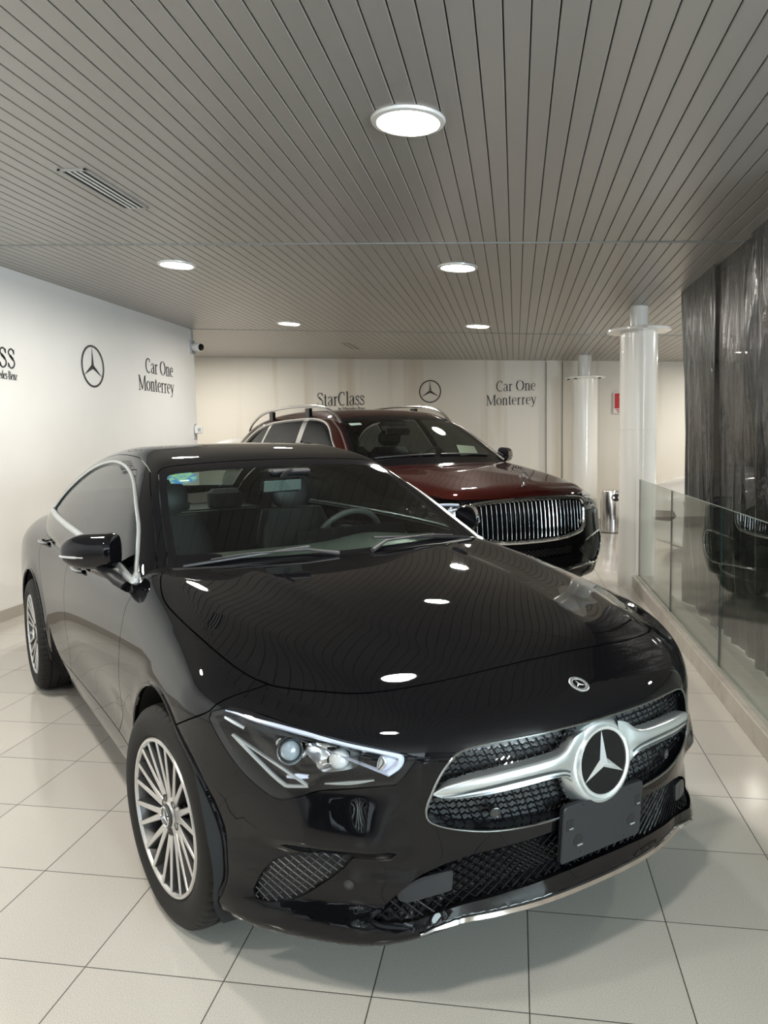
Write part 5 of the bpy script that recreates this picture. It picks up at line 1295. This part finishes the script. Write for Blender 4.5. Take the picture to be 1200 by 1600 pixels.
# the paper notice standing behind the suv's windshield
def notice():
    t = thing('paper_notice', 'cream paper notice in a black frame on the dashboard of the red suv', 'paper notice', (-.41, 6.79, 0), -.8769)
    a, b, c_, d = np.array([-.80, .50, 1.250]), np.array([-.80, .76, 1.235]), np.array([-.90, .74, 1.38]), np.array([-.90, .50, 1.40])
    MB().poly([a, b, c_, d], (-.006, 0, -.002)).build('frame', M_GLOSSBLK, t)
    k = (a + b + c_ + d) / 4; q = [k + (p - k) * .92 + np.array([.003, 0, .002]) for p in (a, b, c_, d)]
    MB().add(q, [(0, 1, 2, 3)]).build('sheet', mat('cream_paper', (.74, .70, .60), .6), t)
    return t
notice()
# ------------------------------------------------------------------ white hatchbacks, glimpsed
M_WHITEP = mat('white_car_paint', (.72, .71, .67), .3, coat=1.0, coat_rough=.02)
def hatch(label, loc, rz, zs=1.05):
    car = thing('hatchback_car', label, 'car', loc, rz)
    f = lambda P: CLA.low(P / np.array([1, .97, zs])); ft = lambda P: CLA.top(P / np.array([1, .97, zs]))
    low = capsule(f, np.linspace(-3.2, .25, 70), .56, -3.2, .25, 26, 70); _, low = split(low, ft)
    hp = sdist(azp([(53.7, .78), (47, .80), (36, .765), (27, .725), (27.5, .675), (36, .645), (43, .64), (49, .69)]))
    head, low = split(low, lambda P: np.where(P[:, 0] > .1, hp(az(P)), 1.0))
    vp = sdist(azp([(45, .31), (43, .44), (34, .48), (33, .45), (36, .36), (40, .30)])); ve, low = split(low, lambda P: np.where(P[:, 0] > .1, vp(az(P)), 1.0))
    gp = sdist(azp([(-1, .60), (22, .62), (24, .56), (20, .50), (-1, .49)])); gr, low = split(low, lambda P: np.where(P[:, 0] > .1, gp(az(P)), 1.0))
    for xw in (0, -2.729): _, low = split(low, lambda P: np.where(np.abs(P[:, 1]) > .45, np.hypot(P[:, 0] - xw, P[:, 2] - .345) - .385, 1.0))
    panel('body', low, M_WHITEP, car, 'C'); panel('grille', gr, M_GLOSSBLK, car, 'C', offset=-.02)
    for md in 'RL': 
        panel('headlight', head, mat('hatch_headlight', (.45, .46, .46), .12, metal=.7, coat=1) if 'hatch_headlight' not in bpy.data.materials else bpy.data.materials['hatch_headlight'], car, md, offset=-.004); panel('fog_light_recess', ve, mat('hatch_fog', (.25, .25, .24), .4) if 'hatch_fog' not in bpy.data.materials else bpy.data.materials['hatch_fog'], car, md, offset=-.02)
    braw = lambda P: ft(np.maximum(P, -9)) 
    raw = lambda P: smax(np.abs(P[:, 1]) / .97 - (CLA.Bx(P[:, 0]) - CLA.tum(P[:, 2] / zs - CLA.belt)), (P[:, 2] / zs - CLA.roof(P[:, 0], P[:, 1] / .97)) * CLA.rk(P[:, 0]), CLA.kr(P[:, 0]))
    top = capsule(raw, np.linspace(-3.5, -.36, 70), .75, -3.5, -.36, 4, 70, tmax=1.6); top, _ = split(top, lambda P: np.maximum(-(f(P) + .004), .88 - P[:, 2]))
    wsd = sdist([(-.1, .8), (.70, .8), (.66, 1.1), (.56, 1.40), (.5, 1.43), (-.1, 1.445)]); ws, top = split(top, lambda P: np.where(P[:, 0] > -1.5, wsd(yz(P)), 1.0))
    dd = sdist(catmull([(-2.90, 1.12), (-2.70, 1.26), (-2.25, 1.40), (-1.906, 1.43), (-1.3, 1.37), (-.93, 1.22), (-.62, 1.02), (-.875, 1.045), (-2.0, 1.095)], 4, closed=True)); sd_, top = split(top, lambda P: np.where(np.abs(P[:, 1]) > .4, dd(xz(P)), 1.0))
    panel('roof', top, M_WHITEP, car, 'C'); panel('windshield', ws, M_GLOSSBLK, car, 'C', thick=0)
    for md in 'RL': panel('side_window', sd_, M_GLOSSBLK, car, md, thick=0)
    for x in (0, -2.729):
        for s_ in (-1, 1): make_wheel(car, (x, s_ * .79, .335), s_)
    MB().box(-3.3, -.6, .22, .5, .6, .4).build('underbody', M_WELL, car)
    return car
hatch('white car beyond the glass balustrade, half hidden by the white column and the plastic sheet', (2.36, 9.50, 0), math.radians(-163.7))
hatch('light car at the far left behind the red suv, only its roof edge showing', (-5.85, 12.05, 0), math.radians(180), 1.07)

# ------------------------------------------------------------------ dark plastic sheeting hung beyond the balustrade
def plastic():
    m = bpy.data.materials.new('dark_plastic_film'); m.use_nodes = True; nt = m.node_tree; b = nt.nodes['Principled BSDF']; L = nt.links.new
    b.inputs['Base Color'].default_value = (.016, .016, .015, 1); b.inputs['Roughness'].default_value = .22; b.inputs['Specular IOR Level'].default_value = .8; b.inputs['Alpha'].default_value = .96
    tc = nt.nodes.new('ShaderNodeTexCoord'); mp = nt.nodes.new('ShaderNodeMapping'); mp.inputs['Scale'].default_value = (1, 5, .9); L(tc.outputs['Object'], mp.inputs[0])
    n = nt.nodes.new('ShaderNodeTexNoise'); n.inputs['Scale'].default_value = 3.2; n.inputs['Detail'].default_value = 6; n.inputs['Distortion'].default_value = .8; L(mp.outputs[0], n.inputs['Vector'])
    bp = nt.nodes.new('ShaderNodeBump'); bp.inputs['Strength'].default_value = .9; bp.inputs['Distance'].default_value = .03; L(n.outputs['Fac'], bp.inputs['Height']); L(bp.outputs[0], b.inputs['Normal'])
    return m
M_FILM = plastic()
def sheet(y0, y1, x0, seed, label):
    r = np.random.default_rng(seed); ny, nz = int(abs(y1 - y0) / .012), 90; Y = np.linspace(y0, y1, ny); Z = np.linspace(0, 1, nz)
    yy, zz = np.meshgrid(Y, Z, indexing='ij'); X = np.zeros_like(yy)
    for k in range(16):
        fr = r.uniform(3, 26); ph = r.uniform(0, 6.28); am = .030 / (1 + fr * .35); tw = r.uniform(-2.5, 2.5)
        fold = np.sin(fr * yy + ph + tw * zz + 1.2 * np.sin(2.1 * zz + k)); X += am * (1 - np.abs(fold)) * 1.9 + am * .4 * fold
    for k in range(10):                                        # small crumples
        c, h = r.uniform(min(y0, y1), max(y0, y1)), r.uniform(.1, .95); X += r.uniform(-.018, .018) * np.exp(-((yy - c) / r.uniform(.03, .10))**2 - ((zz - h) / r.uniform(.05, .2))**2)
    X = (X - X.mean()) * (1 - zz**10) + x0 + .07 * (1 - zz)**1.5
    ZZ = zz * (CEIL(x0) - .004) + .004
    V = np.stack([X, yy, ZZ], -1).reshape(-1, 3); c = np.array([x0, (y0 + y1) / 2, 0]); F = [(i * nz + j, i * nz + j + 1, (i + 1) * nz + j + 1, (i + 1) * nz + j) for i in range(ny - 1) for j in range(nz - 1)]
    o = MB().add(V - c, F).build('plastic_sheet', M_FILM, smooth=True, angle=180); o.location = c
    return tag(o, label, 'plastic sheet', 'dark plastic sheets hung beyond the glass')
sheet(7.06, 5.93, 1.40, 3, 'wrinkled dark plastic sheet nearest the white column')
sheet(6.16, 4.92, 1.43, 8, 'dark plastic sheet hanging second from the white column')
sheet(5.10, 3.6, 1.41, 5, 'dark plastic sheet at the right edge of the photo')

# ------------------------------------------------------------------ litter bin
b = thing('waste_bin', 'polished steel cylinder bin with a round black opening, beside the far column', 'bin', (1.43, 12.0, 0), math.radians(0))
MB().lathe([(.0, .0), (.165, 0), (.165, .012)], n=48).build('base', M_GLOSSBLK, b, smooth=True, angle=30)
MB().lathe([(.165, .012), (.165, .62), (.160, .635), (.10, .645), (0, .646)], n=64).build('body', M_STEEL, b, smooth=True, angle=30)
Mx = Matrix.Translation((0, 0, .50)) @ Matrix.Rotation(math.radians(-15), 4, 'Z') @ Matrix.Rotation(math.radians(90), 4, 'X')
A = np.linspace(0, 2 * PI, 33)[:-1]; pts = []
for a in A:
    u, v = .075 * math.cos(a), .055 * math.sin(a); th = u / .165 - PI / 2 + .28
    pts.append((.1672 * math.cos(th), .1672 * math.sin(th), .535 + v))
pts.append((.1685 * math.cos(-PI / 2 + .28), .1685 * math.sin(-PI / 2 + .28), .535))
MB().add(pts, [(i, (i + 1) % 32, 32) for i in range(32)]).build('opening', M_CABIN, b)

# ------------------------------------------------------------------ fire point sign on the right wall, half behind the column
t = thing('wall_sign', 'small red and white fire extinguisher sign on the back wall, half behind the large column', 'sign', (1.70, 13.0, 1.98)); t.rotation_euler = (0, 0, math.atan(-.105))
MB().box(-.14, -.012, -.17, .14, .0, .17).build('panel', mat('sign_white', (.8, .76, .72), .4), t)
red = mat('sign_red', (.55, .02, .02), .4)
MB().box(-.12, -.016, -.09, .12, -.012, .15).build('red_field', red, t)
MB().box(-.045, -.019, -.06, .035, -.016, .06).box(-.02, -.019, .06, .01, -.016, .09).box(-.05, -.019, .085, -.01, -.016, .10).build('extinguisher_symbol', bpy.data.materials['sign_white'], t)
m = MB()
for i, w_ in enumerate((.20, .16)): m.box(-w_ / 2, -.016, -.12 - i * .03, w_ / 2, -.012, -.105 - i * .03)
m.build('caption', red, t)

# ------------------------------------------------------------------ cameras on the end of the left wall
g = mat('camera_grey', (.36, .37, .38), .4); wt = mat('camera_white', (.72, .72, .70), .35)
t = thing('security_camera', 'white bullet security camera with grey bracket high on the end of the left wall', 'camera', (XL, 9.88, 2.74))
MB().box(-.02, -.012, .10, .015, .014, CEIL(XL) - 2.745).build('cable_conduit', g, t)
MB().box(-.03, -.07, -.09, .02, .06, .09, bev=.006).build('junction_box', g, t)
MB().lathe([(.055, 0), (.055, .03), (.035, .035)], c=(.02, 0, 0), axis='x', n=32).build('mount', g, t, smooth=True)
Mx = frame((.05, -.02, .0), (.86, -.42, -.10))
MB().lathe([(.0, -.02), (.05, -.02), (.055, .0), (.055, .11), (.050, .12), (.04, .122)], n=36, M=np.array(Mx)).build('camera_body', wt, t, smooth=True)
MB().lathe([(.046, .121), (.044, .128), (.02, .132), (0, .133)], n=32, M=np.array(Mx)).build('camera_lens', M_GLOSSBLK, t, smooth=True)
t = thing('wall_sensor', 'small white wall sensor on a grey bracket low on the end of the left wall', 'sensor', (XL, 9.86, 1.62))
MB().box(-.03, -.03, -.11, .01, .03, .06, bev=.006).build('bracket', g, t)
MB().box(.0, -.05, -.03, .10, .04, .07, M=np.array(Matrix.Rotation(.3, 4, 'Z')), bev=.012).build('sensor_body', wt, t)
MB().box(.045, -.056, .0, .085, -.049, .045, M=np.array(Matrix.Rotation(.3, 4, 'Z'))).build('sensor_eye', g, t)
MB().tube([(.0, .0, .06), (.0, .0, .085), (.02, 0, .10)], .005, n=6).build('cable', M_GLOSSBLK, t)

# ------------------------------------------------------------------ lettering on the walls
# narrow serif glyphs drawn as strokes: (points, width at start, width at end); unit = capital height 1
def arc(cx, cy, rx, ry, a0, a1, n=14): return [(cx + rx * math.cos(math.radians(a)), cy + ry * math.sin(math.radians(a))) for a in np.linspace(a0, a1, n)]
TH, TN = .105, .040
G = {
 'C': (.60, [(arc(.33, .5, .27, .49, 52, 180), TN, TH), (arc(.33, .5, .27, .49, 180, 308), TH, TN), ([(.50, .98), (.50, .74)], TN, TN)]),
 'S': (.52, [([(.44, .80), (.40, .93), (.26, .99), (.11, .92), (.09, .76), (.18, .62), (.34, .49), (.45, .36), (.45, .16), (.32, .02), (.15, .01), (.06, .18)], .055, .055), ([(.17, .66), (.26, .56), (.37, .46)], .10, .10), ([(.44, .98), (.44, .78)], TN, TN), ([(.06, .02), (.06, .24)], TN, TN)]),
 'O': (.70, [(arc(.35, .5, .29, .49, 90, 270, 20), TN, TN), (arc(.35, .5, .285, .49, 125, 235), TH, TH), (arc(.35, .5, .29, .49, -90, 90, 20), TN, TN), (arc(.35, .5, .285, .49, -55, 55), TH, TH)]),
 'M': (.88, [([(.12, 0), (.12, 1)], TN, TN), ([(.12, 1), (.43, .05)], .11, .09), ([(.43, .05), (.73, 1)], TN, TN), ([(.75, 0), (.75, 1)], TH, TH), ([(.02, 0), (.22, 0)], .035, .035), ([(.63, 0), (.86, 0)], .035, .035), ([(.02, 1), (.16, 1)], .035, .035), ([(.70, 1), (.86, 1)], .035, .035)]),
 'B': (.58, [([(.14, 0), (.14, 1)], TH, TH), ([(.02, 1), (.30, 1)] + arc(.30, .76, .17, .24, 90, -90, 8) + [(.14, .52)], TN, TN), ([(.14, .52), (.32, .52)] + arc(.32, .26, .20, .26, 90, -90, 8) + [(.02, 0)], TN, TN), (arc(.30, .76, .16, .2, 50, -50, 6), .09, .09), (arc(.32, .26, .19, .2, 50, -50, 6), .1, .1)]),
 'a': (.44, [([(.07, .54), (.14, .66), (.24, .69), (.33, .60), (.33, .08), (.42, .0)], .05, TN), ([(.33, .60), (.33, .06)], .095, .095), ([(.33, .42), (.14, .34), (.06, .18), (.12, .02), (.23, .02), (.33, .14)], TN, TN), ([(.075, .26), (.085, .08)], .07, .07)]),
 'r': (.38, [([(.14, 0), (.14, .66)], .095, .095), ([(.14, .45), (.22, .62), (.33, .66)], TN, .09), ([(.03, 0), (.27, 0)], .035, .035), ([(.02, .66), (.14, .66)], .035, .035)]),
 'n': (.52, [([(.13, 0), (.13, .66)], .095, .095), ([(.13, .48), (.22, .64), (.32, .66), (.40, .55), (.40, .0)], TN, .09), ([(.40, .55), (.40, 0)], .095, .095), ([(.02, 0), (.23, 0)], .035, .035), ([(.30, 0), (.50, 0)], .035, .035), ([(.02, .66), (.13, .66)], .035, .035)]),
 'e': (.44, [([(.08, .38), (.38, .38)], TN, TN), ([(.38, .38), (.37, .56), (.30, .66), (.22, .68)], .06, TN), (arc(.24, .34, .18, .34, 95, 300, 16), TN, TN), (arc(.24, .34, .175, .33, 130, 235, 8), .09, .09)]),
 'o': (.50, [(arc(.25, .34, .19, .33, 90, 270, 14), TN, TN), (arc(.25, .34, .185, .33, 130, 230, 8), .09, .09), (arc(.25, .34, .19, .33, -90, 90, 14), TN, TN), (arc(.25, .34, .185, .33, -50, 50, 8), .09, .09)]),
 't': (.32, [([(.15, .86), (.15, .10), (.20, .01), (.30, .04)], .09, TN), ([(.15, .70), (.15, .08)], .095, .095), ([(.02, .66), (.30, .66)], .035, .035)]),
 'y': (.48, [([(.09, .66), (.26, .04)], .10, .08), ([(.42, .66), (.26, .04), (.18, -.20), (.06, -.26)], TN, .06), ([(.01, .66), (.19, .66)], .035, .035), ([(.34, .66), (.49, .66)], .035, .035)]),
 'l': (.26, [([(.13, 0), (.13, 1.04)], .095, .095), ([(.02, 0), (.25, 0)], .035, .035), ([(.02, 1.03), (.13, 1.03)], .035, .035)]),
 's': (.38, [([(.32, .54), (.27, .66), (.17, .68), (.09, .60), (.09, .50), (.20, .38), (.31, .26), (.32, .12), (.23, .01), (.12, .01), (.05, .14)], .05, .05), ([(.13, .45), (.28, .30)], .09, .09), ([(.32, .67), (.32, .50)], TN, TN), ([(.05, .02), (.05, .18)], TN, TN)]),
 'm': (.78, [([(.13, 0), (.13, .66)], .095, .095), ([(.13, .48), (.22, .64), (.31, .66), (.38, .55), (.38, .0)], TN, .09), ([(.38, .48), (.47, .64), (.57, .66), (.64, .55), (.64, .0)], TN, .09), ([(.38, .5), (.38, 0)], .09, .09), ([(.64, .5), (.64, 0)], .09, .09)]),
 'b': (.48, [([(.12, 0), (.12, 1.02)], .09, .09), (arc(.25, .34, .17, .33, 120, -120, 16), TN, TN), (arc(.25, .34, .165, .33, 50, -50, 8), .09, .09)]),
 'd': (.50, [([(.38, 0), (.38, 1.02)], .09, .09), (arc(.25, .34, .17, .33, 60, 300, 16), TN, TN), (arc(.25, .34, .165, .33, 130, 230, 8), .09, .09)]),
 'c': (.42, [(arc(.25, .34, .18, .34, 50, 310, 16), TN, TN), (arc(.25, .34, .175, .33, 130, 230, 8), .09, .09)]),
 'z': (.42, [([(.05, .64), (.36, .64)], .05, .05), ([(.36, .64), (.05, .02)], .09, .09), ([(.05, .02), (.37, .02)], .05, .05)]),
 '-': (.30, [([(.04, .32), (.26, .32)], .07, .07)]), ' ': (.26, []),
}
def word(txt, h, x0, z0, M, name, parent, label, width=None, align='l', mt=None, bold=1.0):
    adv = [G[c][0] for c in txt]; W = sum(adv); sx = (width / W) if width else h * 1.0
    x = x0 - (W * sx if align == 'r' else 0); m = MB()
    for c, a in zip(txt, adv):
        for pts, w0, w1 in G[c][1]:
            P = catmull([(x + px * sx, z0 + pz * h) for px, pz in pts], 3) if len(pts) > 2 else np.array([(x + px * sx, z0 + pz * h) for px, pz in pts])
            T = np.gradient(P, axis=0); T /= np.linalg.norm(T, axis=1, keepdims=True) + 1e-12; N = np.stack([-T[:, 1], T[:, 0]], 1)
            w_ = np.linspace(w0, w1, len(P))[:, None] * .5 * (sx * .5 + h * .5) * bold; a_, b_ = P + N * w_, P - N * w_
            q = lambda A_, y: np.stack([A_[:, 0], np.full(len(A_), y), A_[:, 1]], 1)
            m.loft([q(a_, 0), q(a_, -.003), q(b_, -.003), q(b_, 0)], closed=False)
        x += a * sx
    V = np.concatenate(m.v); Mx = np.array(M); m.v = [V @ Mx[:3, :3].T + Mx[:3, 3]]
    return m.build(name, mt or M_BLACKINK, parent)
def wall_star(M, R, name, label, x, z):
    t = thing(name, label, 'wall emblem', (0, 0, 0)); t.matrix_world = M @ Matrix.Translation((x, 0, z))
    X = np.array(Matrix.Rotation(math.radians(90), 4, 'X'))
    MB().lathe([(R * .90, 0), (R * .91, .006), (R * .985, .006), (R, 0)], n=64, M=X).build('ring', M_BLACKINK, t, smooth=True)
    V, F = star_mb(R * .93, .13, .012, 0); o = MB().add(np.array(V) @ X[:3, :3].T, F).build('star', mat('emblem_grey', (.10, .10, .10), .3, metal=.6) if 'emblem_grey' not in bpy.data.materials else bpy.data.materials['emblem_grey'], t)
    return t
# left wall frame: x runs along the wall away from the camera (world +y), outward normal +x
ML = Matrix(((0, -1, 0, XL + .002), (1, 0, 0, 0), (0, 0, 1, 0), (0, 0, 0, 1)))
def lettering(label, M, rows, group=None):
    t = thing('wall_lettering', label, 'wall lettering', (M @ Vector((rows[0][2], 0, rows[0][3]))).to_tuple())
    for txt, h, x, z, wd, al in rows:
        o = word(txt, h, x, z, M, 'word', t, None, wd, al); o.matrix_parent_inverse = Matrix.Translation(-Vector(t.location))
    return t
lettering('large name with a small line beneath, cut by the left edge, on the left wall', ML, [('StarClass', .235, 6.12, 2.135, 1.08, 'r'), ('by Mercedes-Benz', .070, 6.13, 2.035, .44, 'r')])
wall_star(ML, .215, 'star_sign', 'dark three-pointed star in a ring on the left wall', 7.37, 2.265)
lettering('two lines of dark lettering on the left wall near its far end', ML, [('Car One', .165, 9.26, 2.30, .74, 'r'), ('Monterrey', .165, 9.26, 2.09, .93, 'r')])
# back wall frame
yb = lambda x: 13.25 - .105 * x
ab = math.atan(-.105); MBk = Matrix.Translation((0, 13.25 - .004, 0)) @ Matrix.Rotation(ab, 4, 'Z')
k = 1 / math.cos(ab)
lettering('large dark name on the back wall just above the roof of the red suv', MBk, [('StarClass', .235, -3.53 * k, 2.085, .90, 'l'), ('by Mercedes-Benz', .075, -3.13 * k, 1.985, .50, 'l')])
wall_star(MBk, .195, 'star_sign', 'dark three-pointed star in a ring on the back wall above the red suv', -1.455 * k, 2.275)
lettering('two lines of dark lettering on the back wall, right of the star emblem', MBk, [('Car One', .17, .335 * k, 2.235, .66, 'r'), ('Monterrey', .17, .345 * k, 2.005, .84, 'r')])

# a second black coupe parked behind the photographer: outside the frame, but mirrored in the bumper of the first
c2_ = copy_tree(CAR); c2_.location = (.2, -3.35, 0); c2_['label'] = 'second black coupe outside the frame, seen only mirrored in the bumper of the first'
